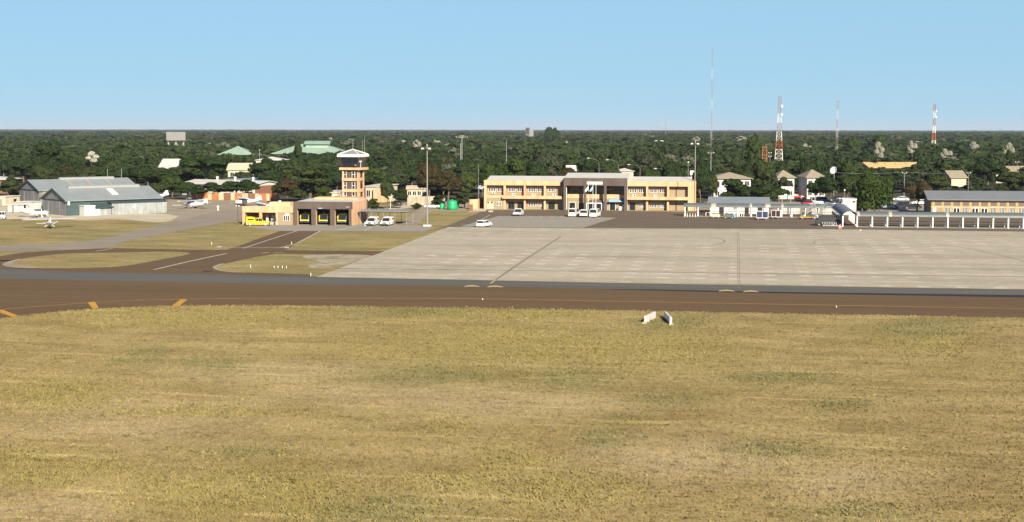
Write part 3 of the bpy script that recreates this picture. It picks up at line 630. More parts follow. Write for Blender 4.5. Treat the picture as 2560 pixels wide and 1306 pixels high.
# ------------------------------------------------------------------ generic houses and sheds
def house(name, label, A, B, depth, wall_h, rise, wallm, roofm, cat='house', roof='gable', over=.5, win=0, door=False, winm=None, keepr=None, group=None, fascia=None, storeys=1, D=None, axis='x', chim=False):
    """A, B = pixel of the front left / right base corner (or with D: columns at that distance)"""
    if D:
        a = G(A, 323+FPX*CAMZ/D); b = G(B, 323+FPX*CAMZ/D)
    else: a, b = G(*A), G(*B)
    d = b-a; Lx = math.hypot(d.x, d.y); rz = math.atan2(d.y, d.x)
    t = thing(name, label, cat, (a.x, a.y, 0), rz, group)
    MB().box(0,Lx,0,depth,0,wall_h).build('wall', wallm, t)
    o_ = over
    if roof == 'gable':
        pr = [(-o_,wall_h-.1),(depth/2,wall_h+rise),(depth+o_,wall_h-.1),(depth+o_,wall_h+.05),(depth/2,wall_h+rise+.15),(-o_,wall_h+.05)]
        MB().ext(pr, -o_, Lx+o_, 'x').build('roof', roofm, t)
        MB().ext([(0.02,wall_h-.02),(depth/2,wall_h+rise-.05),(depth-.02,wall_h-.02)], .02, Lx-.02, 'x').build('gable', wallm, t)
    elif roof == 'hip':
        k = min(depth/2, Lx/2-.1)
        MB().loft([[(-o_,-o_,wall_h),(Lx+o_,-o_,wall_h),(Lx+o_,depth+o_,wall_h),(-o_,depth+o_,wall_h)],
                   [(-o_,-o_,wall_h+.12),(Lx+o_,-o_,wall_h+.12),(Lx+o_,depth+o_,wall_h+.12),(-o_,depth+o_,wall_h+.12)],
                   [(k,depth/2-.03,wall_h+rise),(Lx-k,depth/2-.03,wall_h+rise),(Lx-k,depth/2+.03,wall_h+rise),(k,depth/2+.03,wall_h+rise)]]).build('roof', roofm, t)
    else:
        MB().ext([(-o_,wall_h+.02),(depth+o_,wall_h+rise),(depth+o_,wall_h+rise+.15),(-o_,wall_h+.17)], -o_, Lx+o_, 'x').build('roof', roofm, t)
    if fascia: MB().box(-over-.03,Lx+over+.03,-over-.05,-over+.0,wall_h-.2,wall_h+.12).build('fascia', fascia, t)
    for s_ in range(storeys):
        zb = s_*wall_h/storeys+wall_h/storeys*.35
        for i in range(win):
            xm = Lx*(i+.5)/win; ww = min(.9, Lx/win*.3)
            w = MB().box(xm-ww/2-.3,xm+ww/2+.3,-.04,.04,zb,zb+wall_h/storeys*.4).build('window', GLASS, t)
            f = MB().box(xm-ww/2-.38,xm-ww/2-.3,-.08,-.03,zb,zb+wall_h/storeys*.4).box(xm+ww/2+.3,xm+ww/2+.38,-.08,-.03,zb,zb+wall_h/storeys*.4).box(xm-.04,xm+.04,-.07,-.035,zb,zb+wall_h/storeys*.4).build('frame', winm or WHITE, w)
            MB().box(xm-ww/2-.42,xm+ww/2+.42,-.14,-.01,zb-.08,zb).build('sill', winm or WHITE, w)
    if door:
        d_ = MB().box(Lx*.5-.45,Lx*.5+.45,-.05,.05,0,2.05).build('door', BROWNP, t)
    c_, s2 = math.cos(rz), math.sin(rz)
    cs = [(a.x+u*c_-v*s2, a.y+u*s2+v*c_) for u in (0,Lx) for v in (0,depth)]
    foot(min(c[0] for c in cs), max(c[0] for c in cs), min(c[1] for c in cs), max(c[1] for c in cs), 1.5)
    if keepr: keep(*keepr, min(a.y, b.y))
    return t, Lx
# hangars
def hangar(A, rz, L_, W_, scale_labels, label, front):
    t = thing('hangar', label, 'hangar', (A.x, A.y, 0), rz)
    eh, rh = 3.75, 6.3
    # x runs along the long side, y back across the gable
    MB().box(0,L_,.0,.25,0,eh).box(0,L_,W_-.25,W_,0,eh).box(L_-.25,L_,.25,W_-.25,0,eh).build('wall', CORRD if not front else DGREEN, t)
    MB().ext([(0,eh),(W_/2,rh),(W_,eh)], .02, .2, 'x').build('gable', CORRD, t)
    MB().ext([(0,eh),(W_/2,rh),(W_,eh)], L_-.2, L_-.02, 'x').build('gable', CORRD, t)
    MB().ext([(-.6,eh-.25),(W_/2,rh+.05),(W_+.6,eh-.25),(W_+.6,eh-.08),(W_/2,rh+.22),(-.6,eh-.08)], -.5, L_+.5, 'x').build('roof', ROOFG, t)
    MB().ext([(-.66,eh-.36),(W_/2,rh-.02),(W_+.66,eh-.36),(W_+.66,eh-.06),(W_/2,rh+.25),(-.66,eh-.06)], -.62, -.5, 'x').build('barge_board', DGREEN, t)
    MB().ext([(W_/2-.7,rh+.0),(W_/2-.7,rh+.45),(W_/2,rh+.7),(W_/2+.7,rh+.45),(W_/2+.7,rh+.0)], L_*.14 if front else L_*.3, L_*.9 if front else L_*.86, 'x').build('ridge_vent', GALV, t)
    n = 4
    for k in range(n):
        y0, y1 = .3+(W_-.6)*k/n, .3+(W_-.6)*(k+1)/n
        MB().box(-.05-.08*(k % 2),.1-.08*(k % 2),y0+.1,y1-.1,0,eh-.35).build('sliding_door', CORRD, t)
    MB().box(.12,.2,.25,W_-.25,0,eh-.02).build('door_gap', INTER, t)
    MB().box(-.1,.2,.2,W_-.2,eh-.33,eh-.02).build('door_track', DSTEEL, t)
    return t
A1 = G(167,541); rzh = math.radians(35)+_a*0
def hvec(Apx, Bpx_col, Dm):  # direction of the long side
    a = G(*Apx); b = G(Bpx_col, 323+FPX*CAMZ/Dm); return a, b
a, b = G(167,540.5), G(414,530.5); rzh = math.atan2((b-a).y, (b-a).x); LH = (b-a).length*.95
hang = hangar(a, rzh, LH, 14.0, 1, 'front grey hangar with dark green side and white ridge vent, by the sand yard', True)
foot(a.x-14, a.x+30, a.y-4, a.y+40, 0)
t = hang
MB().box(LH*.42,LH+.3,-2.6,-2.45,0,2.75).box(LH+.15,LH+.3,-2.45,0,0,2.75).build('lean_to_wall', CORR, t)
MB().ext([(-2.75,2.75),(-.02,3.2),(-.02,3.28),(-2.75,2.83)], LH*.42, LH+.4, 'x').build('lean_to_roof', DGREEN, t)
MB().box(LH*.13,LH*.24,-2.9,-.02,0,2.35).build('annex_wall', WHITEWALL, t); MB().box(LH*.125,LH*.245,-3.0,.0,2.35,2.48).build('annex_roof', WHITE, t)
MB().box(LH*.245,LH*.42,-2.2,-.02,0,1.9).build('annex_wall', CORR, t)
MB().ext([(-3.0,1.9),(-.03,2.75),(-.03,2.85),(-3.0,2.0)], LH*.245, LH*.435, 'x').build('annex_roof', DGREEN, t)
MB().box(LH*.64,LH*.67,-2.66,-2.6,1.45,2.15).build('notice', WHITE, t)
MB().box(LH*.255,LH*.30,-2.26,-2.19,.05,1.7).build('door', WHITE, t)
MB().ext([(2.2,4.72),(5.6,5.98),(5.6,6.10),(2.2,4.84)], LH*.52, LH*.585, 'x').build('rooflight', WHITE, t)
MB().box(.2,.6,-.55,-.02,2.6,3.6).build('wall_light', WHITE, t)
a2 = G(99,509.5); hang2 = hangar(a2, rzh, LH*1.2, 14.0, 1, 'rear grey hangar half hidden behind the front hangar', False)
foot(a2.x-14, a2.x+34, a2.y-4, a2.y+44, 0)
for f_ in (.35,.55,.75): MB().ext([(1.2,4.43),(5.8,6.11),(5.8,6.2),(1.2,4.52)], LH*1.2*f_, LH*1.2*f_+.5, 'x').build('rooflight', mat('aged_rooflight', (.36,.34,.28), .1, 1, .6), hang2)
for f_ in (.80,.95): MB().cyl((LH*1.2*f_,7,6.2),(LH*1.2*f_,7,9.2),.06,.04,6).build('vent_pole', GALV, hang2)
MB().box(1.0,9,-3.0,-.05,2.2,3.3).build('store_wall', CREAM, hang2)
keep(55,445,420,545,355)
# white cabins beside the hangars
def cabin(label, A, B, dp, h, wm, roofm=None, win=True):
    a, b = G(*A), G(*B); d = b-a; Lx = d.length; rz = math.atan2(d.y, d.x)
    t = thing('site_cabin', label, 'cabin', a, rz)
    MB().box(0,Lx,0,dp,.15,h).build('wall', wm, t); MB().box(-.2,Lx+.2,-.2,dp+.2,h,h+.16).build('roof', roofm or ROOFW, t)
    MB().box(-.04,.0,dp*.4,dp*.62,.2,2.0).build('door', GREYMET, t)
    if win:
        w = MB().box(Lx*.55,Lx*.75,-.03,.03,1.1,1.9).build('window', GLASS, t); MB().box(Lx*.53,Lx*.77,-.06,-.0,1.0,1.1).build('sill', WHITE, w)
    MB().box(.1,Lx-.1,.1,dp-.1,0,.15).build('base', DSTEEL, t)
    return t
cabin('low white cabin left of the taller cabin by the hangar doors', (46,533.5), (71,531.5), 3.2, 2.0, WHITEWALL)
cabin('taller white cabin with flat pale roof before the rear hangar', (79,531), (105,529), 4.5, 2.5, WHITEWALL, None, False)
cabin('cream gate house with a dark opening at the far left of the rear hangar', (15,517), (50,514), 3.0, 2.6, CREAM)
def tank(label, px, py, r, h, m, group=None):
    p = G(px, py); t = thing('water_tank', label, 'water tank', p, 0, group)
    MB().lathe([(r,0),(r*1.01,h*.3),(r,h*.32),(r*1.01,h*.6),(r,h*.62),(r,h*.86),(r*.55,h*.97),(r*.25,h),(0,h)], n=20).build('tank_body', m, t, True)
    MB().cyl((0,0,h*.98),(0,0,h*1.06),r*.22,None,12).build('lid', m, t)
    MB().cyl((r*.98,-.1,.1),(r*.98,-.1,h*.8),.05,None,6).build('outlet_pipe', DSTEEL, t)
tank('green plastic tank between the hangar doors and white cabin', 113, 531, .95, 2.2, GREENPL)
tank('large bright green water tank on the verge left of the terminal', 1130.5, 525, 1.3, 2.55, GREENPL)
tank('small green water tank left of the large green tank', 1105, 523, .65, 1.5, GREENPL)
tank('second green water tank tucked behind the large one, showing at its right side', 1139, 521, .9, 2.3, GREENPL)
# ------------------------------------------------------------------ buildings between and behind
WROOF = mat('bright_white_roof', (.62,.60,.55), .05, .3, .5)
TROOF = mat('tan_tile_roof', (.32,.27,.19), .1, 1, .8, wave=('X', 2, .2))
YROOF = mat('yellow_sheet_roof', (.62,.46,.19), .06, .5, .6)
RWALL = mat('dark_red_wall', (.12,.03,.025), .15, 1, .8)
BLUER = mat('pale_blue_canvas', (.50,.56,.68), .06, 1, .6)
t, Lx = house('warehouse', 'long white roofed warehouse behind the light aircraft apron', (456,487), (636,492), 14, 3.6, 1.0, WHITEWALL, WROOF, 'warehouse', 'gable', .6, 5, keepr=(452,446,690,470))
MB().box(Lx+.03,Lx+.1,.3,13.7,0,3.3).build('brick_end', REDBRICK, t)
for f_ in (.3,.55,.8): MB().cyl((Lx*f_,7,4.4),(Lx*f_,7,5.4),.3,.3,8).lathe([(.45,5.4),(.45,5.6),(.1,5.8)], (Lx*f_,7), 8).build('roof_vent', WHITE, t)
house('store_building', 'brown brick store with low grey roof behind the warehouse end', (640,489), (692,486), 10, 3.4, .6, REDBRICK, ROOFW, 'building', 'mono', .5, 3, keepr=(640,450,692,485))
house('shed', 'long grey roofed shed behind the brick store', (600,478), (700,474), 8, 3.0, .8, CREAM, ROOFG, 'shed', 'mono', .4)
house('lodge_building', 'cream roofed hall in the trees behind the warehouse', 570, 655, 12, 4.2, 2.6, CREAM, mat('cream_roof', (.55,.50,.36), .06, .4, .6), 'building', 'gable', .6, 4, D=590, keepr=(572,412,600,424))
house('red_wall_house', 'white roofed house with dark red walls left of the warehouse', 398, 452, 22, 4.6, 3.6, RWALL, WROOF, 'house', 'gable', .6, D=600, keepr=(395,388,440,416))
house('roof_hall', 'white roofed hall below the large green roof', 640, 712, 14, 6.0, 1.6, CREAM, WROOF, 'building', 'hip', .6, 3, D=690, keepr=(640,386,715,402))
g1, Lx = house('green_roof_lodge', 'small lodge with pale green hipped roof in the trees', 548, 632, 20, 5.2, 5.2, CREAM, ROOFGREEN, 'lodge', 'hip', 1, 4, D=880, keepr=(545,363,630,388))
g2, Lx = house('green_roof_hotel', 'large hotel with pale green tiered roof behind the control tower', 680, 872, 30, 6.4, 5.6, BROWNP, ROOFGREEN, 'hotel', 'hip', 1.2, 8, D=840, keepr=(678,360,870,385))
MB().box(Lx*.42,Lx*.72,9,21,8.5,12.2).build('roof_lantern', ROOFGREEN, g2)
MB().ext([(7.5,12.0),(15,13.6),(22.5,12.0),(22.5,12.2),(15,13.9),(7.5,12.2)], Lx*.40, Lx*.74, 'x').build('upper_roof', ROOFGREEN, g2)
house('white_house', 'white roofed house at the left edge behind the rear hangar', -60, 22, 12, 4.4, 1.0, REDBRICK, WROOF, 'house', 'hip', .8, 3, D=470, keepr=(0,440,24,458))
house('white_annex', 'low white annex behind the fire station left of the tower', (815,513), (852,513.5), 8, 3.4, .3, CREAM, WROOF, 'building', 'mono', .3, 2, keepr=(810,470,852,500))
t, Lx = house('office_building', 'cream office with flat roofs right of the control tower', (914,505), (958,506), 9, 4.4, .4, CREAM, ROOFW, 'office', 'mono', .4, 3, keepr=(914,465,958,498))
MB().box(Lx-2.6,Lx+1.2,-1.2,0,0,4.0).build('peach_porch', PEACH, t)
house('gate_lodge', 'low cream house behind the peach boundary wall', (1018,497), (1066,497), 8, 2.9, .8, CREAM, CREAM, 'house', 'gable', .4, 4, keepr=(1018,472,1066,490))
house('white_bungalow', 'white bungalow peeping out of the trees behind the terminal roof', 1545, 1583, 11, 6.2, 1.0, CREAM, WROOF, 'house', 'hip', .5, D=505, keepr=(1544,416,1584,448))
house('white_bungalow', 'small white gabled house behind the left end of the central hall', 1418, 1440, 9, 4.5, 2.2, WHITEWALL, WROOF, 'house', 'gable', .3, 2, D=560, keepr=(1418,404,1442,424))
house('apartment_house', 'white two storey house with long tan hipped roof right of the terminal', 1784, 1876, 11, 6.2, 1.8, WHITEWALL, TROOF, 'house', 'hip', .7, 5, D=430, storeys=2, keepr=(1780,430,1872,452))
house('apartment_house', 'white house with tan roof behind the white flowering tree', 1945, 1985, 10, 6.4, 2.2, WHITEWALL, TROOF, 'house', 'hip', .6, 2, D=432, storeys=2, keepr=(1946,430,1972,437))
house('apartment_house', 'tall white two storey house with tan hipped roof near the satellite dish', 2017, 2062, 12, 6.4, 2.4, WHITEWALL, TROOF, 'house', 'hip', .6, 3, D=432, storeys=2, keepr=(2010,430,2052,452))
ty, Ly = house('warehouse', 'warehouse with long yellow roof among the trees', 2176, 2318, 22, 3.8, 2.2, CREAM, YROOF, 'warehouse', 'gable', .8, D=640, keepr=(2168,406,2255,416))
for k in range(5): MB().add([(Ly*(.1+.18*k)+a_,b_,3.78+2.2*b_/11+.19) for a_,b_ in ((0,3),(.8,3),(2.0,8),(1.2,8))]+[(Ly*(.1+.18*k)+a_,b_,3.78+2.2*b_/11+.1) for a_,b_ in ((0,3),(.8,3),(2.0,8),(1.2,8))], [(0,1,2,3),(7,6,5,4),(0,4,5,1),(1,5,6,2),(2,6,7,3),(3,7,4,0)]).build('rooflight', mat('dim_rooflight', (.16,.12,.07), .1, 1, .6), ty)
house('house', 'house with small tan roof in the trees above the blue grey roof', 2378, 2415, 12, 3.4, 2.4, CREAM, TROOF, 'house', 'gable', .6, D=520, keepr=(2374,449,2410,458))
house('house', 'house with long pale tan roof at the right edge of the wood', 2490, 2600, 14, 4.0, 2.4, CREAM, TROOF, 'house', 'gable', .6, D=560, keepr=(2485,432,2520,440))
for i, (x0, x1, D_, h, lab, col, kr) in enumerate((
  (1235,1263,640,4.6,'pale flat roof showing above the trees left of the terminal',WROOF,(1236,394,1263,400)),(1087,1107,650,4.4,'white roof showing behind the tall light mast',WROOF,(1086,393,1108,400)),
  (1590,1660,1500,9,'long white building far off under the horizon',WROOF,(1592,337,1660,348)),(1340,1351,1700,9,'white block left of the pair of far white buildings',WHITEWALL,(1339,334,1353,346)),
  (1363,1374,1700,9,'white block right of the pair of far white buildings',WHITEWALL,(1363,334,1376,346)),(2290,2312,1500,8,'tiny white building far off by the right red and white mast',WROOF,(2288,342,2313,348)),
  (265,275,1300,8,'tiny white house far off left of the water tower, nearest of its row',WROOF,(264,340,276,347)),(310,318,1600,9,'second tiny white house far off left of the water tower',WROOF,(309,338,319,344)),
  (362,370,1500,8,'third tiny white house far off close to the left of the water tower',WROOF,(361,339,371,345)),(519,529,1300,8,'tiny white house far off right of the water tower',WROOF,(518,340,530,346)),
  (2010,2030,1250,7,'small grey roofed house far off right of the striped lattice tower',ROOFW,(2008,340,2031,347)),(1412,1432,1350,9,'low pale house far off right of the pair of white blocks',CREAM,(1411,338,1434,344)))):
    house('far_house', lab, x0, x1, 10, h*.8, h*.2, col if col != WROOF else WHITEWALL, col, 'house', 'gable', .3, 0, D=D_, keepr=kr)
p = G(1319, 323+FPX*CAMZ/2400); t = thing('tower_block', 'dark square tower block breaking the far horizon', 'tower block', p)
MB().box(-3.2,3.2,-3,3,0,23).build('wall', mat('dark_block', (.10,.11,.12), .1, .3, .8), t); MB().box(-3.3,3.3,-3.1,3.1,23,24).build('parapet', GREYMET, t)
for z in (14,17,20): MB().box(-2.6,2.6,-3.1,-3.0,z,z+1.6).build('window', GLASS, t)
MB().box(3.3,10,-2,2,0,20).build('side_wing', GREYMET, t)
# walls
def wall_line(name, label, pts, h, th, m, cap=None):
    P = [G(*q) for q in pts]; t = thing(name, label, 'wall', P[0])
    mb = MB(tuple(P[0]))
    for a, b in zip(P, P[1:]):
        d = (b-a).normalized(); n = Vector((-d.y,d.x,0))*th/2
        mb.prism([(q.x,q.y) for q in (a-n,b-n,b+n,a+n)], 0, h)
    mb.build('wall_run', m, t)
    return t, P
t, P = wall_line('marker_wall', 'low boundary wall painted in orange and cream blocks behind the light aircraft', [(468,499),(700,503)], 2.1, .25, mat('cream_wall_paint', (.55,.46,.30), .12, 1, .9, streak=.8))
d = P[1]-P[0]; 
for k, f_ in enumerate((.06,.19,.31,.44,.56,.70,.82,.93)):
    q = P[0]+d*f_; n = Vector((-d.y,d.x,0)).normalized(); e = d.normalized(); hw = 1.15
    v = [q-e*hw-n*.2, q+e*hw-n*.2, q+e*hw-n*.13, q-e*hw-n*.13]
    MB(tuple(P[0])).prism([(w.x,w.y) for w in v], 0, 2.14).build('painted_panel', ORANGE if k not in (3,5) else REDBRICK, t)
wall_line('boundary_wall', 'peach and grey boundary wall across the gate road', [(1018,513),(1112,511)], 2.3, .25, mat('weathered_peach_wall', (.42,.35,.26), .25, .6, .9, streak=1.2))
wall_line('yard_wall', 'peach yard wall joining the left end of the terminal', [(1174,524),(1194,523),(1209,516)], 2.6, .3, PEACH)
p = G(1178,528); t = thing('brick_pier', 'short red brick pier before the peach yard wall', 'pier', p); MB().box(-.38,.38,-.3,.3,0,1.55).build('pier_body', REDBRICK, t); MB().box(-.45,.45,-.37,.37,1.55,1.65).build('coping', REDBRICK, t)
p = G(1227,530.5); t = thing('barrier_block', 'low yellow and black barrier block at the left corner of the terminal', 'barrier', p); MB().box(-.55,.55,-.15,.15,0,.35).build('block', CREAM, t)
for x in (-.25,.25): MB().ext([(x-.1,.02),(x,.02),(x+.1,.33),(x,.33)], -.17, -.15, 'y').build('stripe', DSTEEL, t)
p = G(1150,492); t = thing('canvas_awning', 'pale blue canvas shade roofs left of the terminal', 'awning', p)
for x0, x1, y0, z in ((0,7.2,0,2.4),(3.5,6.6,-2,2.7)):
    MB().ext([(y0,z),(y0+3,z+.7),(y0+6,z),(y0+6,z+.06),(y0+3,z+.78),(y0,z+.06)], x0, x1, 'x').build('canopy', BLUER, t)
for x in (0.1,7): MB().cyl((x,.1,0),(x,.1,2.4),.05,None,6).build('post', GALV, t)
keep(1152,474,1207,494,G(1150,492).y)
# ------------------------------------------------------------------ long building on the right
yR = G(2400,540).y; XR = lambda px: Q(px, 520, yR)[0]; OR = (XR(2328), yR, 0)
hr = thing('hall_building', 'long tan brick hall with blue grey roof and two rows of windows at the right', 'hall', OR)
xr1 = XR(2850); zE = Q(2400,500,yR)[1]
MB(OR).box(XR(2328),xr1,yR+.12,yR+14,0,zE).build('wall', BRICK, hr)
MB(OR).ext([(yR-.9,zE-.05),(yR+7,zE+1.75),(yR+15,zE-.05),(yR+15,zE+.12),(yR+7,zE+1.95),(yR-.9,zE+.12)], XR(2317), xr1+1, 'x').build('roof', ROOFB, hr)
MB(OR).ext([(yR+.2,zE),(yR+7,zE+1.6),(yR+13.9,zE)], XR(2329), XR(2330), 'x').build('gable', INTER, hr)
zB = Q(2400,518.6,yR)[1]
MB(OR).box(XR(2328)-.02,xr1,yR+.0,yR+.13,zB-.1,zB+.12).build('string_course', CREAM, hr); MB(OR).box(XR(2328)-.03,xr1,yR-.03,yR+.13,zE-.35,zE-.12).build('eaves_board', CREAM, hr)
PANEL = mat('brown_glass_panel', (.17,.12,.095), .2, .8, .35)
k = 0; px = 2338
while px < 2820:
    x0, x1 = XR(px), XR(px+14.5)
    w = MB(OR).box(x0,x1,yR+.06,yR+.16,zB+.3,zE-.45).build('upper_window', PANEL, hr)
    MB(OR).box(x0-.06,x1+.06,yR+.02,yR+.11,zB+.2,zB+.3).build('sill', CREAM, w)
    MB(OR).box(XR(px-7.5),XR(px-2),yR+.04,yR+.125,0,zE-.4).build('pilaster', mat('ochre_render', (.42,.29,.11), .06, .5, .85), hr)
    if k == 0: MB(OR).box(XR(2333),XR(2340),yR+.02,yR+.15,0,zB-.15).build('door', WHITE, hr)
    elif k in (2,4,5):
        d_ = MB(OR).box(x0,x1,yR+.05,yR+.15,.02,zB-.25).build('door', GLASS, hr)
        xm = (x0+x1)/2; MB(OR).box(x0-.1,x0,yR+.0,yR+.11,0,zB-.15).box(x1,x1+.1,yR+.0,yR+.11,0,zB-.15).box(xm-.08,xm+.08,yR+.0,yR+.11,0,zB-.15).box(x0,x1,yR+.01,yR+.10,zB-.25,zB-.15).box(x0,x1,yR+.01,yR+.10,.6,.8).build('frame', WHITE, d_)
    else:
        w = MB(OR).box(x0,x1,yR+.05,yR+.15,.75,zB-.25).build('window', GLASS, hr); f = MB(OR)
        for q in range(5): xx = x0+(x1-x0)*q/4; f.box(xx-.05,xx+.05,yR+.01,yR+.1,.75,zB-.25)
        f.build('frame', WHITE, w); MB(OR).box(x0-.1,x1+.1,yR-.03,yR+.12,.65,.75).build('sill', WHITE, w)
    k += 1; px += 23.2
foot(XR(2310), xr1, yR-2, yR+16); keep(2316,478,2560,540,yR)
# ------------------------------------------------------------------ small building and kiosks behind the walkway
yS = G(1850,535).y; XS = lambda px: Q(px, 520, yS)[0]; OS = (XS(1775), yS, 0)
sb = thing('departure_building', 'low white building with grey sheet roof and aqua fascia behind the walkway', 'building', OS)
zS = Q(1850,511,yS)[1]
MB(OS).box(XS(1775),XS(1922),yS,yS+9,0,zS).build('wall', WHITEWALL, sb)
MB(OS).ext([(yS-.8,zS-.1),(yS+7.5,zS+1.35),(yS+10,zS+1.0),(yS+10,zS+1.12),(yS+7.5,zS+1.5),(yS-.8,zS+.06)], XS(1769), XS(1926), 'x').build('roof', ROOFG, sb)
MB(OS).box(XS(1767),XS(1818),yS-.9,yS-.78,zS-.12,zS+.12).build('fascia', mat('aqua_paint', (.25,.55,.52), .05, 1, .5), sb)
for p, q in ((1798,1812),(1862,1872),(1894,1906)): MB(OS).box(XS(p),XS(q),yS-.05,yS+.05,0,2.0).build('door', INTER, sb)
window(sb, XS(1835), XS(1844), 1.0, 1.7, yS, 3, OS)
foot(XS(1765), XS(1930), yS-3, yS+11); keep(1768,488,1925,530,yS)
for x0, x1, lab in ((1953,1990,'white kiosk behind the middle of the covered walkway'),(2030,2078,'white kiosk behind the right end of the covered walkway')):
    t, Lx = house('kiosk', lab, (x0,536), (x1,537), 4, 2.1, .25, WHITEWALL, GALV, 'kiosk', 'mono', .3)
    MB().box(Lx*.4,Lx*.55,-.05,.05,0.02,1.9).build('door', GREYMET, t)
t, Lx = house('white_cubicle', 'tall windowed white box behind the bend of the walkway', (2107,538), (2140,538.5), 5, 3.7, .2, WHITEWALL, WHITE, 'booth', 'mono', .1, keepr=(2105,498,2140,528))
MB().box(Lx*.08,Lx*.28,-.05,.05,1.5,2.4).build('window', GLASS, t); MB().box(Lx*.72,Lx*.92,-.06,.0,3.1,3.5).build('nameplate', RWALL, t); MB().cyl((Lx*.93,.2,3.9),(Lx*.93,.2,4.5),.03,None,6).build('pole', DSTEEL, t)
# ------------------------------------------------------------------ covered walkways (barrel vaults on white posts)
VAULT = mat('vault_sheet', (.115,.132,.135), .08, .5, .4, wave=('X', 1.2, .2)); VAULTL = mat('vault_light_sheet', (.36,.36,.32), .06, .5, .5)
def vault_prof(yc, w, z, rise, n=8, t=.06):
    o = [(yc-w/2*math.cos(math.pi*i/n), z+rise*math.sin(math.pi*i/n)) for i in range(n+1)]
    return o+[(yc-(w/2-t)*math.cos(math.pi*i/n), z-t+(rise)*math.sin(math.pi*i/n)) for i in range(n,-1,-1)]
def walkway(label, px0, px1, pyb, posts, light, w=3.0, z=2.35, rise=.85, stub=True):
    y = G((px0+px1)/2, pyb).y; X = lambda px: Q(px, pyb-20, y)[0]; o = (X(px0), y, 0)
    t = thing('covered_walkway', label, 'walkway', o)
    MB(o).ext(vault_prof(y+w/2, w+.5, z, rise), X(px0), X(px1), 'x').build('roof', VAULT, t, False)
    for a, b in light: MB(o).ext(vault_prof(y+w/2, w+.54, z+.02, rise+.01), X(a), X(b), 'x').build('roof_panel', VAULTL, t)
    for p in posts:
        po = MB(o).box(X(p)-.13,X(p)+.13,y-.13,y+.13,0,z+.02).build('post', WHITE, t)
        MB(o).box(X(p)-.13-.12,X(p)+.13-.12,y+w-.13,y+w+.13,0,z+.02).build('post', WHITE, t)
    r = MB(o)
    for zz in (.55,1.1):
        r.box(X(px0)+.1,X(px1)-.1,y+w-.03,y+w+.03,zz,zz+.09)
    r.build('rail', mat('brown_rail', (.07,.05,.04), .1, 1, .7), t)
    MB(o).box(X(px0),X(px1),y-.05,y+w+.05,z-.08,z-.02).build('ceiling', GREYMET, t) if False else None
    if stub:
        for p in posts[:-1]: MB(o).box(X(p)-.55,X(p)-.35,y+.7,y+.9,0,.85).build('stub_post', WHITE, t)
    MB(o).box(X(px0),X(px1),y-.35,y+w+.35,.03,.09).build('floor_slab', PADC, t)
    return t, y, X
lw, yl, XL = walkway('covered walkway with grey vaulted roof on white posts behind the baggage carts', 1709, 2092, 543.5, [1713,1745.5,1779,1811.5,1845,1878.5,1912,1945.4,1980,2013.8,2047], [(1778,1790),(1874,1880),(1913,1926),(1953,1959)], stub=False)
rw, yr, XRW = walkway('long covered walkway with grey vaulted roof on white posts along the concrete apron', 2141, 2900, 572.5, [2143+37.8*i for i in range(20)], [(2141,2149),(2222,2230),(2365,2373),(2560,2570)], w=3.2, rise=1.0)
# glazed link between the two: runs away from the camera
xl0, xl1 = XRW(2107), XRW(2144); ol = (xl0, yr, 0)
lk = thing('walkway_link', 'curved roofed passage joining the two covered walkways at a right angle', 'walkway', ol)
prof = vault_prof((xl0+xl1)/2, xl1-xl0+.3, 2.3, 1.15, 10)
MB(ol).ext(prof, yr-.3, yl+3.2, 'y').build('roof', mat('link_roof', (.17,.19,.205), .06, .5, .65, wave=('Y', .8, .2)), lk, False)
MB(ol).box(xl0-.05,xl0+.05,yr+4,yl+3,0.9,2.3).build('side_wall', mat('tan_panel', (.30,.25,.18), .1, .6, .8), lk)
MB(ol).box(xl0-.12,xl0-.06,yr+6,yl+2,1.6,2.35).build('window_band', mat('blue_glass', (.03,.05,.11), .2, .6, .12), lk)
MB(ol).box(xl0+.1,xl1-.1,yr-.2,yl+3,.03,.12).build('floor_slab', mat('brick_paving', (.14,.085,.06), .15, 2, .9), lk)
for x in (xl0,): MB(ol).box(x-.13,x+.13,yr-.1,yr+.16,0,2.4).build('post', WHITE, lk)
for k in range(5): MB(ol).box(xl1-.12,xl1+.12,yr+5+k*4.5,yr+5.24+k*4.5,0,2.35).build('post', WHITE, lk)
foot(xl0-2,xl1+2,yr,yl+4); foot(XL(1709),XL(2092),yl-2,yl+5); foot(XRW(2141),XRW(2800),yr-2,yr+5)
keep(1709,500,2100,545,yl); keep(2075,510,2560,575,yr)
# ------------------------------------------------------------------ vehicles
RIM = mat('wheel_rim', (.45,.45,.44), .1, 3, .4, .4)
def wheel(t, x, y, r, w=.22, rim=RIM):
    wh = MB().cyl((x,y-w/2,r),(x,y+w/2,r),r,None,16).build('wheel', None, t); wh.data.materials.append(RUBBER)
    sg = 1 if y > 0 else -1
    MB().cyl((x,y+sg*w/2,r),(x,y+sg*(w/2+.015),r),r*.62,None,12).build('rim', rim, wh)
KIND = {
 #        L,   W,    H,   belt, cab base x range, roof x range (fractions of L, 0 = tail, 1 = nose), hood z
 'wagon': (4.5,1.75,1.50,.92,(.01,.74),(.05,.56),.86),
 'hatch': (4.0,1.70,1.48,.92,(.01,.76),(.06,.56),.88),
 'sedan': (4.5,1.75,1.43,.90,(.10,.74),(.24,.56),.84),
 'suv':   (4.7,1.85,1.85,1.08,(.0,.76),(.03,.62),1.04),
 'van':   (4.9,1.80,2.05,1.12,(.0,.93),(.02,.74),1.05),
 'bus':   (5.3,1.90,2.25,1.15,(.0,.95),(.02,.80),1.05),
 'pickup':(5.1,1.80,1.72,1.02,(.40,.76),(.44,.62),1.0),
}
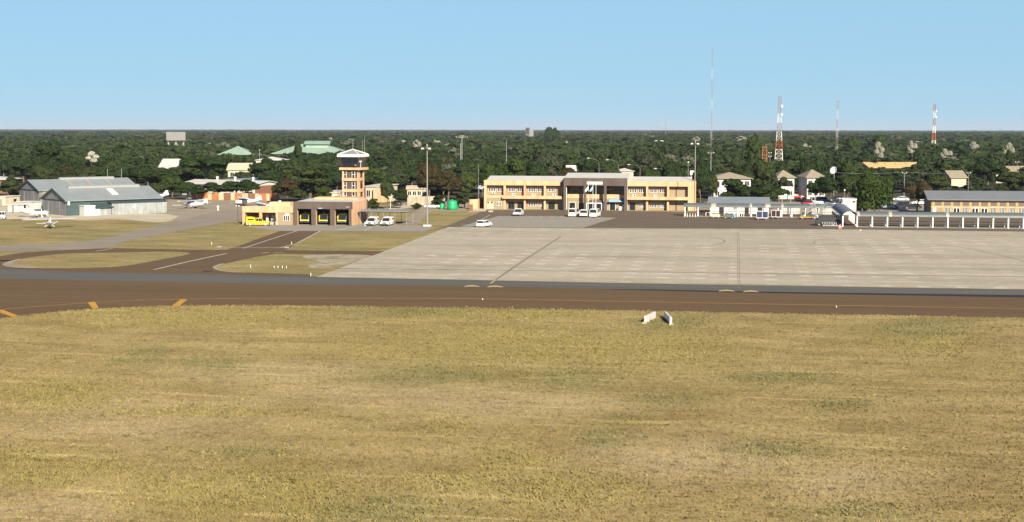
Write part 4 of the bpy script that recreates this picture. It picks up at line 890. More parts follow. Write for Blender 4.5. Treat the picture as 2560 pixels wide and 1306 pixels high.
def car(label, px, py, hd, kind, paint, name='parked_car', cat='car', group=None, canopy=False, rimm=RIM, lightbar=False, stripe=None):
    Lc, W, H, zb, cb, cr, hz = KIND[kind]; p = G(px, py)
    t = thing(name, label, cat, p, math.radians(hd), group)
    X = lambda f: (f-.5)*Lc
    gz = .28
    body = [(X(0)+.06,gz),(X(1)-.08,gz),(X(1),gz+.18),(X(1)-.02,hz-.18),(X(1)-.16,hz-.06),(X(cb[1]),hz+.04),(X(cb[1])-.1,zb),(X(cb[0])+.02,zb),(X(0)+.02,zb-.05),(X(0),gz+.2)]
    wf = lambda z: 1 if z < zb-.2 else .965
    MB().ext(body, -W/2, W/2, 'y', wf).build('body', paint, t)
    top = H-.05
    gl = [(X(cb[0])+.03,zb-.01),(X(cb[1])-.1,zb-.01),(X(cr[1]),top),(X(cr[0]),top)]
    tf = lambda z: .955 if z < zb+.1 else .80
    MB().ext(gl, -W/2, W/2, 'y', tf).build('windows', GLASS, t)
    MB().ext([(X(cr[0])-.04,top-.06),(X(cr[1])+.05,top-.06),(X(cr[1])-.05,H),(X(cr[0])+.02,H)], -W/2*.82, W/2*.82, 'y').build('roof', paint, t)
    pw = .05 if kind not in ('van','bus') else .07
    fr = [(X(cb[0])+.05,X(cr[0])+.02),(X(cb[1])-.12,X(cr[1])-.02)]
    m1 = .5*(X(cr[0])+X(cr[1])); fr += [(m1,m1)]
    if cr[1]-cr[0] > .45: m2 = X(cr[0])+.22*(X(cr[1])-X(cr[0])); fr += [(m2,m2)]
    for a, b in fr:
        for sg in (-1,1): MB().bar((a,sg*W/2*.962,zb-.02),(b,sg*W/2*.81,top),pw).build('pillar', paint, t)
    if kind == 'pickup':
        if canopy: MB().ext([(X(.01),zb-.02),(X(.39),zb-.02),(X(.39),H+.12),(X(.03),H+.12)], -W/2*.95, W/2*.95, 'y').build('canopy', paint, t); MB().box(X(.07),X(.33),-W/2-.0,W/2+.0,zb+.22,zb+.5).build('canopy_window', GLASS, t)
        else: MB().box(X(.02),X(.38),-W/2+.1,W/2-.1,zb+.001,zb+.02).build('load_bed', INTER, t)
    r = .33 if kind != 'suv' and kind != 'pickup' else .38
    for f in (.18,.82):
        for sg in (-1,1): wheel(t, X(f), sg*(W/2-.11), r, .22, rimm)
    for sg in (-1,1):
        MB().box(X(1)-.14,X(1)-.0,sg*W*.36-.16,sg*W*.36+.16,hz-.28,hz-.12).build('headlight', LAMPG, t)
        MB().box(X(0)-.02,X(0)+.06,sg*W*.42-.08,sg*W*.42+.08,zb-.34,zb-.08).build('tail_light', TAILR, t)
        MB().box(X(cb[1])-.35,X(cb[1])-.2,sg*(W/2+.08)-.08,sg*(W/2+.08)+.08,zb+.02,zb+.18).build('mirror', paint, t)
    MB().box(X(1)-.05,X(1)+.04,-W/2+.05,W/2-.05,gz+.02,gz+.24).build('bumper', paint if kind in ('wagon','hatch','sedan') else DSTEEL, t)
    MB().box(X(1)-.012,X(1)+.025,-W*.22,W*.22,gz+.3,hz-.16).build('grille', DSTEEL, t)
    MB().box(X(0)-.05,X(0)+.06,-W/2+.04,W/2-.04,gz+.0,gz+.22).build('bumper', paint if kind in ('wagon','hatch','sedan','van') else DSTEEL, t)
    MB().box(X(0)-.035,X(0)-.015,-.26,.26,zb-.32,zb-.2).build('number_plate', YEL, t)
    if lightbar: MB().box(X(cr[1])-.5,X(cr[1])-.2,-.5,.5,H,H+.13).build('light_bar', mat('blue_lens', (.03,.08,.4), .1, 2, .2), t)
    if stripe: MB().box(X(.1),X(.9),-W/2-.012,W/2+.012,.72,.82).build('side_stripe', stripe, t)
    return t
car('white estate car parked alone at the corner of the concrete apron', 1210.5, 567.5, 75, 'wagon', CARW)
car('white open pick-up truck parked before the left wing of the terminal', 1296, 539.5, 88, 'pickup', CARW, 'pickup_truck', 'pickup truck')
grp = 'white vans parked before the terminal hall'
car('white van parked before the terminal hall, left of the three', 1435, 542, 84, 'van', CARW, 'minivan', 'van', grp)
car('white van parked before the terminal hall, middle of the three', 1462, 543, 88, 'suv', CARW, 'minivan', 'van', grp)
car('white van parked before the terminal hall, right of the three', 1487.5, 543, 84, 'van', CARW, 'minivan', 'van', grp)
grp = 'white pickups under the carport'
car('white canopied pick-up under the carport, next to the fire station wall', 931, 564, -91, 'pickup', CARW, 'pickup_truck', 'pickup truck', grp, canopy=True)
car('white canopied pick-up under the carport, further from the fire station', 968, 564, -91, 'pickup', CARW, 'pickup_truck', 'pickup truck', grp, canopy=True)
y_ = car('bright yellow rescue pick-up with closed canopy before the garage openings', 645, 564.5, 17, 'pickup', CARY, 'rescue_vehicle', 'rescue vehicle', canopy=True, rimm=WHITE)
MB().box(-2.5,-1.2,-.95,.95,1.80,1.95).build('roof_rack', CARY, y_)
car('white vehicle standing on the sand at the left edge of the yard', -12, 549, 200, 'suv', CARW)
def fire_truck(px, label, monitor=True, grp='fire engines in the station bays'):
    x = Q(px, 545, yF+2.4)[0]; t = thing('fire_truck', label, 'fire truck', (x, yF+2.4, 0), -math.pi/2, grp); t.scale = (.85,.88,.85)
    W = 2.4
    MB().ext([(-.05,.75),(0,.95),(-.02,1.15),(-.25,2.75),(-1.9,2.8),(-1.9,.75)], -W/2, W/2, 'y').build('cab', TRUCKY, t)
    g = MB().add([(.02,-W/2+.22,1.32),(.02,W/2-.22,1.32),(-.20,W/2-.28,2.55),(-.20,-W/2+.28,2.55)],[(0,1,2,3)]).add([(-.05,-W/2+.22,1.32),(-.05,W/2-.22,1.32),(-.26,W/2-.28,2.55),(-.26,-W/2+.28,2.55)],[(0,1,2,3)])
    g.build('windscreen', GLASS, t)
    MB().box(-.1,.12,-W/2,W/2,.55,.85).build('bumper', DSTEEL, t); MB().box(.12,.14,-W/2+.3,W/2-.3,.9,1.0).build('grille', DSTEEL, t)
    MB().box(-8,-1.95,-W/2,W/2,.8,2.9).build('tank_body', TRUCKY, t)
    for sg in (-1,1):
        MB().box(.1,.15,sg*.9-.14,sg*.9+.14,1.0,1.15).build('headlight', LAMPG, t)
        for xx in (-1.1,-5.2,-6.6): wheel(t, xx, sg*(W/2-.2), .55, .4)
        MB().box(-.35,-.25,sg*(W/2+.2)-.12,sg*(W/2+.2)+.12,1.7,2.2).build('mirror', DSTEEL, t)
    if monitor: m_ = MB().cyl((-.9,0,2.8),(-.9,0,3.05),.14,None,8); m_.cyl((-.9,0,3.02),(.0,.1,3.32),.09,.06,8); m_.build('water_monitor', WHITE, t)
    else: MB().box(-.9,-.4,-1.0,1.0,2.8,2.95).build('light_bar', TRUCKY, t)
fire_truck(761.5, 'lime yellow fire engine in the left bay of the fire station'); fire_truck(808.5, 'lime yellow fire engine in the middle bay of the fire station'); fire_truck(855, 'lime yellow fire engine in the right bay of the fire station', False)
p = G(712,562); p = G(913,565.5); t = thing('litter_bin', 'small blue drum beside the fire station carport post', 'bin', p); MB().lathe([(.28,0),(.28,.45),(.30,.47),(.28,.5),(.28,.9),(0,.92)], n=12).build('drum', BLUEPL, t); MB().lathe([(.31,.88),(.31,.93),(.24,.95)], n=12).build('rim', DSTEEL, t)
# parked cars behind the walkway
grp = 'cars in the car park behind the walkway'
for i, (lab, px, py, hd, k, m_) in enumerate((
 ('dark red car in the car park left of the white minibus',2024,514,20,'sedan',CARR),('white minibus in the car park behind the kiosk',2050,512,10,'bus',CARW),('silver car right of the white minibus in the car park',2068,513,25,'hatch',CARS),
 ('white car nearest the tall white cubicle in the car park',2098,516,195,'sedan',CARW),('white hatchback between minibus and walkway roof',2040,517,190,'hatch',CARW),('white car with dark windows behind the white saloon near the cubicle',2112,512,10,'suv',CARW),
 ('white pick-up below the billboard at the back of the car park',2008,494,-80,'pickup',CARW),('silver car under the billboard',1974,495,200,'hatch',CARS),('dark red car parked under the trees beside the billboard',1990,497,10,'sedan',CARR),
 ('dark car beside the big weeping tree',2143,527,90,'suv',CARD),('dark car at the back of the car park by the house',2090,503,180,'hatch',CARD),('pale car under the trees left of the long brick hall',2190+25,522,180,'hatch',CARS),
 ('dark car in front of the cream wall under the brown tree',2250,522,185,'suv',CARD),('white car beside the dark end of the long brick hall',2300,512,175,'sedan',CARW),('second dark car right of the cream wall',2282,523,170,'sedan',CARD),
 ('white car at the far end of the car park under trees',2252,503,180,'sedan',CARW))):
    car(lab, px, py, hd, k, m_, group=grp)
car('dark car behind the light mast by the gate road', 1090, 519.5, 170, 'suv', CARD); car('white car under the bushes left of the green tanks', 1083, 521, 175, 'sedan', CARW)
car('small dark car parked far back at the gate lodge', 993, 514.5, 120, 'hatch', CARD)
# ground equipment by the walkway
def cart(label, px, py, rz, curtain, w=2.7):
    p = G(px, py); t = thing('baggage_cart', label, 'baggage cart', p, rz, 'baggage carts on the apron')
    MB().box(-w/2,w/2,-.75,.75,.42,.56).build('bed', WHITE, t)
    MB().box(w/2-.08,w/2,-.75,.75,.56,1.95).build('end_panel', WHITE, t); MB().box(-w/2,-w/2+.08,-.75,.75,.56,1.95).build('end_panel', WHITE, t)
    MB().box(-w/2,w/2,-.78,.78,1.95,2.05).build('roof', WHITE, t)
    for k in (0,1):
        for sg in (-.72,.69): MB().box(-w/2+.12+k*(w/2-.06),-.06+k*(w/2-.06),sg,sg+.03,.62,1.9).build('curtain', curtain, t)
    MB().box(-.05,.05,-.76,-.68,.56,1.95).build('post', WHITE, t); MB().box(-.05,.05,.68,.76,.56,1.95).build('post', WHITE, t)
    for x in (-w/2+.45,w/2-.45):
        for sg in (-.6,.6): wheel(t, x, sg, .22, .16)
    MB().bar((-w/2,0,.4),(-w/2-1.0,0,.2),.06).build('drawbar', DSTEEL, t)
cart('white baggage cart with blue curtains on the apron before the walkway', 1906, 550, math.radians(-4), mat('blue_curtain', (.02,.035,.10), .15, 2, .7)); cart('white baggage cart with brown curtains, behind the blue curtained one', 1942, 547.5, math.radians(-20), mat('brown_curtain', (.05,.025,.02), .15, 2, .7), 2.2)
p = G(1790,546); t = thing('flat_trolley', 'low cream flat trolley under the left part of the walkway', 'trolley', p)
MB().box(-.95,.95,-.6,.6,.35,.95).build('box_body', CREAM, t); MB().box(-1.0,1.0,-.65,.65,.28,.36).build('bed', DSTEEL, t)
for x in (-.6,.6):
    for sg in (-.5,.5): wheel(t, x, sg, .2, .14)
p = G(1822,546.5); t = thing('tow_tractor', 'dark green tow tractor with pale blue rear by the walkway', 'tow tractor', p)
MB().ext([(-1.3,.3),(1.3,.3),(1.3,.85),(.2,.9),(-.1,1.05),(-1.3,.95)], -.7, .7, 'y').build('body', mat('tractor_green', (.10,.14,.13), .1, 1, .5), t)
MB().box(1.0,1.55,-.65,.65,.3,1.35).build('rear_box', BLUEPL, t); MB().box(-.35,-.2,-.3,.3,1.0,1.4).build('seat', DSTEEL, t); MB().cyl((-.75,0,1.0),(-.6,0,1.25),.16,.16,10).build('steering_wheel', DSTEEL, t)
for x in (-.8,.85):
    for sg in (-.6,.6): wheel(t, x, sg, .3, .2)
def steps(label, px, py, rz, h, base):
    p = G(px, py); t = thing('passenger_steps', label, 'passenger steps', p, rz, 'passenger steps by the walkway')
    MB().box(-2.4,1.2,-.7,.7,.35,.55).build('chassis', base, t)
    s_ = MB(); n = 9
    for k in range(n): s_.box(-2.0+k*.36,-1.66+k*.36,-.6,.6,.5+h*k/n-.03,.5+h*k/n+.04)
    s_.build('tread', GALV, t)
    r = MB()
    for sg in (-.62,.62):
        r.bar((-2.0,sg,.5),(1.25,sg,.5+h),.09).bar((-2.0,sg,1.45),(1.25,sg,1.45+h),.05).bar((1.25,sg,1.45+h),(2.0,sg,1.45+h),.05)
        for k in range(5): r.bar((-2.0+k*.81,sg,.5+h*k/4),(-2.0+k*.81,sg,1.45+h*k/4),.04)
    r.build('handrail', GALV, t)
    MB().box(1.2,2.1,-.65,.65,.45+h,.55+h).build('platform', GALV, t)
    f = MB()
    for sg in (-.55,.55): f.bar((1.2,sg,.5),(1.3,sg,.5+h),.07).bar((-.6,sg,.5),(1.3,sg,.45+h*.8),.05)
    f.build('support_frame', GREYMET, t)
    for x in (-1.8,.7):
        for sg in (-.6,.6): wheel(t, x, sg, .25, .16)
steps('yellow based steel passenger steps before the right end of the walkway', 2024, 548, math.radians(6), 2.2, YEL); steps('grey steel passenger steps standing against the glazed link', 2052, 548, math.radians(20), 2.4, GREYMET)
p = G(2066,565); t = thing('loading_platform', 'dark covered ground equipment in the shade of the link', 'ground equipment', p)
MB().ext([(-2.4,.5),(2.2,.5),(2.3,1.7),(1.2,2.2),(-1.2,2.1),(-2.3,1.3)], -.9, .9, 'y').build('cover', mat('dark_tarpaulin', (.035,.037,.042), .2, 1.2, .8), t)
MB().box(-2.5,2.4,-.8,.8,.35,.5).build('chassis', DSTEEL, t)
for x in (-1.6,1.4):
    for sg in (-.7,.7): wheel(t, x, sg, .33, .2)
for k in range(9):
    q = G(2076,566.5)+Vector((-1.6+k*.36,0,0))
    if k == 0:
        tr0 = thing('luggage_trolley', 'pale luggage trolley nested in the row on the apron before the link', 'luggage trolley', q, 0, 'nested luggage trolleys')
        MB().box(0,.5,-.3,.3,.17,.23).build('base_tray', WHITE, tr0); MB().bar((-.1,-.34,.95),(-.1,.34,.95),.045).build('push_bar', WHITE, tr0)
        for sg in (-.3,.3): MB().bar((0,sg,.2),(-.1,sg,.95),.04).build('upright', WHITE, tr0)
        for sg in (-.25,.25): wheel(tr0, .1, sg, .09, .05)
    else: dup(tr0, q)
def barrier(label, px, py, w, m_, posts=5):
    p = G(px, py); t = thing('barrier', label, 'barrier', p); r = MB()
    r.box(-w/2,w/2,-.05,.05,.85,.97); r.build('rail', m_, t)
    for k in range(posts): MB().box(-w/2+w*k/(posts-1)-.06,-w/2+w*k/(posts-1)+.06,-.2,.2,0,.85).build('leg', WHITE, t)
barrier('low dark railed barrier at the left end of the walkway', 1725, 543, 2.6, mat('brown_rail', (.07,.05,.04)), 5); barrier('white legged barrier near the third walkway post', 1770, 541, 1.0, WHITE, 2); barrier('white legged rack right of the tow tractor', 1851, 543, 1.6, WHITE, 4)
p = G(2100,573); t = thing('barrier_sign', 'red and white folding sign at the foot of the link post', 'sign', p); MB().ext([(-.35,0),(.35,0),(.15,1.05),(-.15,1.05)], -.06, .06, 'y').build('board', mat('faded_red_paint', (.50,.14,.11), .15, 3, .7), t); MB().box(-.28,.28,-.09,-.06,.4,.6).build('white_band', WHITE, t)
p = G(2151,577); t = thing('chock', 'small pale chock on the asphalt before the right walkway', 'chock', p); MB().ext([(-.25,0),(.25,0),(.1,.25),(-.1,.25)], -.2, .2, 'y').build('wedge', CREAM, t)
# ------------------------------------------------------------------ aircraft
def airplane(label, px, py, rz, s=1.0, high=True, twin=False, z=None, stripe=None):
    p = G(px, py); t = thing('light_aircraft', label, 'light aircraft', p, rz); t.scale = (s,s,s)
    P = CARW
    MB().fus([(2.35,1.15,.12,.14),(2.2,1.15,.38,.42),(1.2,1.15,.50,.52),(.9,1.3,.55,.70),(-.9,1.32,.55,.70),(-1.6,1.32,.42,.52),(-4.6,1.55,.10,.18),(-4.9,1.58,.05,.1)]).build('fuselage', P, t, True)
    MB().fus([(1.35,1.66,.30,.15),(.95,1.72,.57,.28),(-.7,1.72,.565,.28),(-1.2,1.70,.42,.2)]).build('cabin_glazing', GLASS, t, True)
    zw = 2.06 if high else .85
    wing = [(.75,zw-.05),(.85,zw),(.7,zw+.09),(.1,zw+.10),(-.75,zw-.01)]
    MB().ext(wing, -2.4, 2.4, 'y').build('wing_centre', P, t)
    for sg in (-1,1):
        r0 = [(x,sg*2.4,zz) for x,zz in wing]; r1 = [(x*.72+.08,sg*5.5,zz+.13) for x,zz in wing]
        MB().loft([r0,r1]).build('wing', P, t)
        if high: MB().bar((.3,sg*.5,.78),(.2,sg*2.6,zw),.06).build('wing_strut', P, t)
        MB().bar((-.1,sg*.45,.75),(-.1,sg*1.25,.3),.08).build('gear_leg', P, t); wheel(t, -.1, sg*1.25, .24, .16)
        tp = [(-4.1,1.6),(-4.05,1.64),(-4.2,1.68),(-4.85,1.63)]
        MB().loft([[(x,sg*.08,zz) for x,zz in tp],[(x*.9-.55,sg*1.75,zz) for x,zz in tp]]).build('tailplane', P, t)
    MB().ext([(-3.3,1.72),(-4.2,2.75),(-4.75,2.8),(-4.95,1.55),(-4.4,1.55)], -.05, .05, 'y').build('fin', P, t)
    MB().bar((1.9,0,.9),(1.95,0,.25),.07).build('nose_leg', GREYMET, t); wheel(t, 1.95, 0.0, .2, .14)
    MB().lathe([(.14,0),(.13,.1),(.0,.34)], n=10).build('spinner', GREYMET, t); t.children[-1].rotation_euler = (0,math.pi/2,0); t.children[-1].location = (2.33,0,1.15)
    MB().ext([(-.06,-.95),(.06,-.95),(.08,-.3),(.03,0),(.08,.3),(.06,.95),(-.06,.95),(-.02,.3),(-.06,0),(-.02,-.3)], -.02, .02, 'x').build('propeller', DSTEEL, t); t.children[-1].location = (2.42,0,1.15)
    if stripe: MB().fus([(1.3,1.12,.512,.07),(.9,1.16,.562,.08),(-.9,1.2,.562,.08),(-1.6,1.28,.43,.06),(-4.4,1.5,.12,.03)]).build('stripe', stripe, t)
    if twin:
        for sg in (-1,1):
            MB().fus([(2.0,zw+.1,.12,.12),(1.9,zw+.1,.28,.3),(.6,zw+.1,.3,.32),(-.6,zw+.05,.1,.1)]).build('engine', P, t); t.children[-1].location = (0,sg*1.7,0)
    return t
airplane('white high wing aircraft standing free on the aircraft apron right of the front hangar', 481, 522, math.radians(165), 1.0)
airplane('white high wing aircraft parked nose left before the painted boundary wall', 610, 515, math.radians(212), 1.0, stripe=GREYMET)
airplane('white high wing aircraft parked tail on to the grass before the front hangar', 124, 571, math.radians(120), .92)
airplane('white low wing twin aircraft in front of the white site cabins', 97, 543.5, math.radians(6), .95, False, True)
airplane('white aircraft with grey stripes showing its tail behind the right end of the rear hangar', 374, 503, math.radians(205), 1.1, stripe=GREYMET)
airplane('white aircraft hidden behind the garage with only its fin showing', 656, 530, math.radians(208), 1.0)
p = G(474,507); t = thing('helicopter', 'dark helicopter with long drooping rotor blades before the painted wall', 'helicopter', p, math.radians(-70))
HD = mat('helicopter_paint', (.10,.105,.09), .2, 1.5, .4)
MB().fus([(2.1,1.2,.1,.1),(1.8,1.25,.55,.5),(.8,1.4,.8,.85),(-.6,1.5,.8,.85),(-1.6,1.7,.45,.45),(-1.9,1.8,.2,.22),(-6.6,2.1,.1,.12)]).build('body', HD, t, True)
MB().fus([(1.85,1.45,.3,.3),(1.2,1.6,.74,.55),(.2,1.65,.82,.5)]).build('canopy_glass', GLASS, t, True)
MB().cyl((-.2,0,2.2),(-.2,0,3.05),.16,.12,8).build('rotor_mast', DSTEEL, t)
for sg in (-1,1):
    b_ = MB().loft([[(-.2-.14+q*.28,sg*d_,3.0-.0045*d_*d_+zq) for q,zq in ((0,0),(1,0),(1,.04),(0,.04))] for d_ in (.2,1.5,3,4.2,5.2)]); b_ = b_.build('rotor_blade', DSTEEL, t)
    k_ = MB(); k_.bar((1.3,sg*.85,.06),(-1.5,sg*.85,.06),.06); k_.bar((.8,sg*.85,.06),(.6,sg*.4,.8),.05); k_.bar((-.8,sg*.85,.06),(-.6,sg*.4,.8),.05); k_.build('skid', GREYMET, t)
for c_ in [c for c in t.children if c.name.startswith('rotor_blade')]: c_.location = (-.2,0,0); c_.rotation_euler = (0,0,math.radians(70)); 
MB().ext([(-6.2,2.1),(-6.9,3.0),(-7.1,3.0),(-6.7,2.05)], -.05, .05, 'y').build('tail_fin', HD, t); MB().bar((-6.6,.15,1.5),(-6.6,.15,2.7),.05).build('tail_rotor', DSTEEL, t)
p = G(545,527); t = thing('refuelling_post', 'small white round topped post with red base on the aircraft apron', 'post', p); MB().lathe([(.35,0),(.35,.1),(.16,.14),(.16,.7),(.30,.75),(.34,1.0),(.2,1.25),(0,1.32)], n=12).build('post_body', WHITE, t); MB().lathe([(.38,0),(.38,.06),(.2,.08)], n=12).build('base_ring', MASTRED, t)
# ------------------------------------------------------------------ people by the yellow vehicle
SKIN = mat('dark_skin', (.10,.055,.035), .1, 4, .6); NAVY = mat('dark_blue_shirt', (.03,.035,.05), .15, 5, .85); PALE = mat('pale_trousers', (.52,.48,.40), .08, 5, .85); HAIR = mat('black_hair', (.012,.011,.01), .2, 8, .9); TANS = mat('khaki_shirt', (.20,.15,.10), .1, 5, .85)
def skinned(name, J, E, m, parent, sub=1):
    me = bpy.data.meshes.new(name); me.from_pydata([j[:3] for j in J], E, []); o = bpy.data.objects.new(name, me); COL.objects.link(o)
    md = o.modifiers.new('skin', 'SKIN'); md.use_smooth_shade = True
    for i, j in enumerate(J): me.skin_vertices[0].data[i].radius = (j[3], j[4] if len(j) > 4 else j[3])
    me.skin_vertices[0].data[0].use_root = True
    s_ = o.modifiers.new('sub', 'SUBSURF'); s_.levels = sub; s_.render_levels = sub
    dg = bpy.context.evaluated_depsgraph_get(); nm = bpy.data.meshes.new_from_object(o.evaluated_get(dg)); nm.name = name
    o.modifiers.clear(); o.data = nm; nm.materials.clear(); nm.materials.append(m)
    if parent: o.parent = parent
    return o
def person(label, px, py, rz, shirt, arm=0.0, stride=.08):
    p = G(px, py); t = thing('person', label, 'person', p, rz, 'people by the yellow rescue vehicle')
    J = [(0,0,.95,.13,.10),(0,0,1.18,.13,.10),(0,0,1.38,.16,.10),(0,0,1.50,.06),(0,.01,1.58,.075,.09),(0,.015,1.70,.085,.10),(0,.01,1.77,.05),
         (.19,0,1.42,.055),(.24,.02,1.15,.043),(.25,.10+arm,.95+arm*.6,.033),(.25,.14+arm,.86+arm*.8,.036),(-.19,0,1.42,.055),(-.24,.0,1.15,.043),(-.25,.08,.93,.033),(-.25,.10,.84,.036),
         (.10,0,.88,.095),(.11,stride,.50,.065),(.11,stride*.6,.09,.042),(.11,stride*.6+.15,.04,.035),(-.10,0,.88,.095),(-.11,-stride*.3,.50,.065),(-.11,-stride*1.6,.09,.042),(-.11,-stride*1.6+.15,.04,.035)]
    E = [(0,1),(1,2),(2,3),(3,4),(4,5),(5,6),(2,7),(7,8),(8,9),(9,10),(2,11),(11,12),(12,13),(13,14),(0,15),(15,16),(16,17),(17,18),(0,19),(19,20),(20,21),(21,22)]
    b = skinned('body', J, E, SKIN, t)
    g = 1.18
    sel = [0,1,2,7,8,11,12]; mp = {k:i for i,k in enumerate(sel)}
    Js = [tuple(J[k][:3])+(J[k][3]*g+.012, (J[k][4] if len(J[k])>4 else J[k][3])*g+.012) for k in sel]
    skinned('shirt', Js, [(mp[a],mp[c]) for a,c in E if a in mp and c in mp], shirt, t)
    sel = [0,15,16,17,19,20,21]; mp = {k:i for i,k in enumerate(sel)}
    Js = [tuple(J[k][:3])+(J[k][3]*g+.012, (J[k][4] if len(J[k])>4 else J[k][3])*g+.012) for k in sel]
    skinned('trousers', Js, [(mp[a],mp[c]) for a,c in E if a in mp and c in mp], PALE, t)
    skinned('hair', [(0,.0,1.70,.085,.095),(0,-.01,1.775,.06)], [(0,1)], HAIR, t)
person('person in dark shirt and pale trousers, nearest the bonnet of the yellow vehicle', 677, 566, 1.2, NAVY); person('person in dark shirt and pale trousers, middle of the group by the yellow vehicle', 682.5, 566.5, -1.9, NAVY, .12); person('person in khaki shirt reaching out, right of the group by the yellow vehicle', 690, 564.5, 2.2, TANS, .22)
# ------------------------------------------------------------------ masts, poles, lamps
def high_mast(label, px, py, top):
    p = G(px, py); h = Q(px, top, p.y)[1]; t = thing('light_mast', label, 'light mast', p, 0, 'high light masts of the apron')
    MB().box(-.75,.75,-.75,.75,0,.3).build('plinth', WHITE, t); MB().cyl((0,0,.3),(0,0,h-.4),.17,.09,12).build('pole', GREYMET, t)
    hd = MB().lathe([(.75,h-1.0),(.8,h-.95),(.8,h-.88),(.75,h-.84)], n=16); hd.bar((-.75,0,h-.9),(.75,0,h-.9),.06).bar((0,-.75,h-.9),(0,.75,h-.9),.06); hd.cyl((0,0,h-.5),(0,0,h),.18,.05,8); hd.build('head_ring', GREYMET, t)
    for k in range(6):
        an = k*math.pi/3+.3; x, y = .95*math.cos(an), .95*math.sin(an)
        MB().ext([(x-.3,h-1.15),(x+.3,h-1.15),(x+.22,h-.85),(x-.22,h-.85)], y-.2, y+.2, 'y').build('floodlight', LAMPG if k % 2 else DSTEEL, t)
    keep(px-4, top, px+4, py-20, p.y)
high_mast('tall grey light mast on white plinth beside the fire station carport', 1068.5, 566, 360); high_mast('tall grey light mast behind the right end of the terminal', 1736.5, 527, 350)
def lattice(name, label, px, base, top, wb, wt, bands, taper=1.0, leg=.07, dishes=0):
    D = FPX*CAMZ/(base-323); p = G(px, base); h = Q(px, top, p.y)[1]; t = thing(name, label, 'radio mast', p)
    n = len(bands)
    def w_at(z): f = z/h; return (wb+(wt-wb)*min(1, f/taper))/2
    for i, m_ in enumerate(bands):
        z0, z1 = h*i/n, h*(i+1)/n; mb = MB(); q = max(2, int((z1-z0)/max(1.2, wb*1.2)))
        for k in range(q):
            a, b = z0+(z1-z0)*k/q, z0+(z1-z0)*(k+1)/q; wa, wb_ = w_at(a), w_at(b)
            c0 = [(-wa,-wa),(wa,-wa),(wa,wa),(-wa,wa)]; c1 = [(-wb_,-wb_),(wb_,-wb_),(wb_,wb_),(-wb_,wb_)]
            for j in range(4):
                mb.bar((*c0[j],a),(*c1[j],b),leg*1.4); mb.bar((*c0[j],a),(*c1[(j+1)%4],b),leg*.8); mb.bar((*c1[j],b),(*c1[(j+1)%4],b),leg*.8)
        mb.build('mast_section', m_, t)
    for k in range(dishes):
        z = h*(.86-.12*k); w = w_at(z); MB().cyl((w+.1,-w,z),(w+.5,-w-.4,z),.1,.8,12).build('dish', WHITE, t)
    return t, h, p
R_, W_ = MASTRED, MASTWHITE
HZW = mat('dull_mast_white', (.45,.46,.45), .1, 1, .7)
HZR = mat('faded_mast_red', (.22,.15,.13), .1, 1, .7)
t, h, p = lattice('guyed_mast', 'very tall thin guyed mast with pale and dark bands, tallest thing on the horizon', 1777.5, 400, 122, .85, .85, [HZW,HZR,HZW,HZR,HZR,HZW,HZR,HZR,HZW,HZR,HZR], 1, .065)
for an in (0.4, 2.5, 4.6):
    for f_ in (.35,.7): MB().bar((0,0,h*f_),(30*math.cos(an),30*math.sin(an),0),.02).build('guy_wire', GREYMET, t)
keep(1772,330,1783,378,p.y)
t, h, p = lattice('lattice_tower', 'red and white lattice tower with splayed base, middle of three right hand masts', 1946.5, 418, 241, 4.6, 1.5, [W_,W_,R_,W_,HZR,W_,HZR,HZR], .75, .16, 2); keep(1930,330,1962,412,p.y)
t, h, p = lattice('guyed_mast', 'slim faded mast with small cross arm at the top, right of the satellite dish', 2091, 412, 253, 1.0, 1.0, [R_,HZW,HZR,HZW,HZR,HZW,HZR], 1, .06); MB().box(-2.2,2.2,-.1,.1,h-.3,h).build('cross_arm', GREYMET, t); keep(2087,325,2095,385,p.y)
t, h, p = lattice('lattice_tower', 'red and white lattice tower furthest right on the horizon', 2333.5, 388, 260, 3.6, 1.5, [W_,W_,R_,W_,HZR,W_,HZR], .6, .2, 2); keep(2325,330,2343,362,p.y)
lattice('lattice_tower', 'short orange red lattice tower left of the tall red and white tower', 1911, 428, 366, 2.6, 2.0, [W_,ORANGE,ORANGE], 1, .13); keep(1904,366,1919,396,G(1911,428).y)
t, h, p = lattice('guyed_mast', 'hair thin faint mast far off above the horizon left of the tall mast', 1664, 350, 300, 1.0, 1.0, [GREYMET], 1, .1)
def street_lamp(label, px, base, top, side=-1, arm=2.2, double=False, group=None):
    p = G(px, base); h = Q(px, top, p.y)[1]; t = thing('street_lamp', label, 'street lamp', p, 0, group)
    MB().cyl((0,0,0),(0,0,h*.86),.08,.05,8).build('pole', GREYMET, t)
    for sg in ((side,) if not double else (-1,1)):
        m_ = MB(); pr = None
        for k in range(7):
            an = math.pi/2*k/6; q = Vector((sg*arm*(1-math.cos(an)), 0, h*.86+h*.14*math.sin(an)))
            if pr: m_.cyl(pr, q, .035, None, 6)
            pr = q
        m_.build('arm', GREYMET, t); MB().ext([(pr.x,h-.08),(pr.x+sg*.8,h-.1),(pr.x+sg*.75,h+.08),(pr.x,h+.08)], -.16, .16, 'y').build('lamp_head', LAMPG, t)
    keep(px-14, top, px+3, top+22, p.y)
lg = 'curved street lamps on the road behind the terminal'
street_lamp('curved street lamp behind the terminal roof, right of the white bungalow', 1599.5, 498, 412, -1, 3.0, False, lg); street_lamp('curved street lamp above the right wing of the terminal', 1666, 498, 422, -1, 3.0, False, lg)
street_lamp('curved street lamp behind the central hall roof', 1497, 490, 396, -1, 3.0, False, lg); street_lamp('curved street lamp among trees above the central hall roof', 1545, 485, 400, -1, 3.2, False, lg)
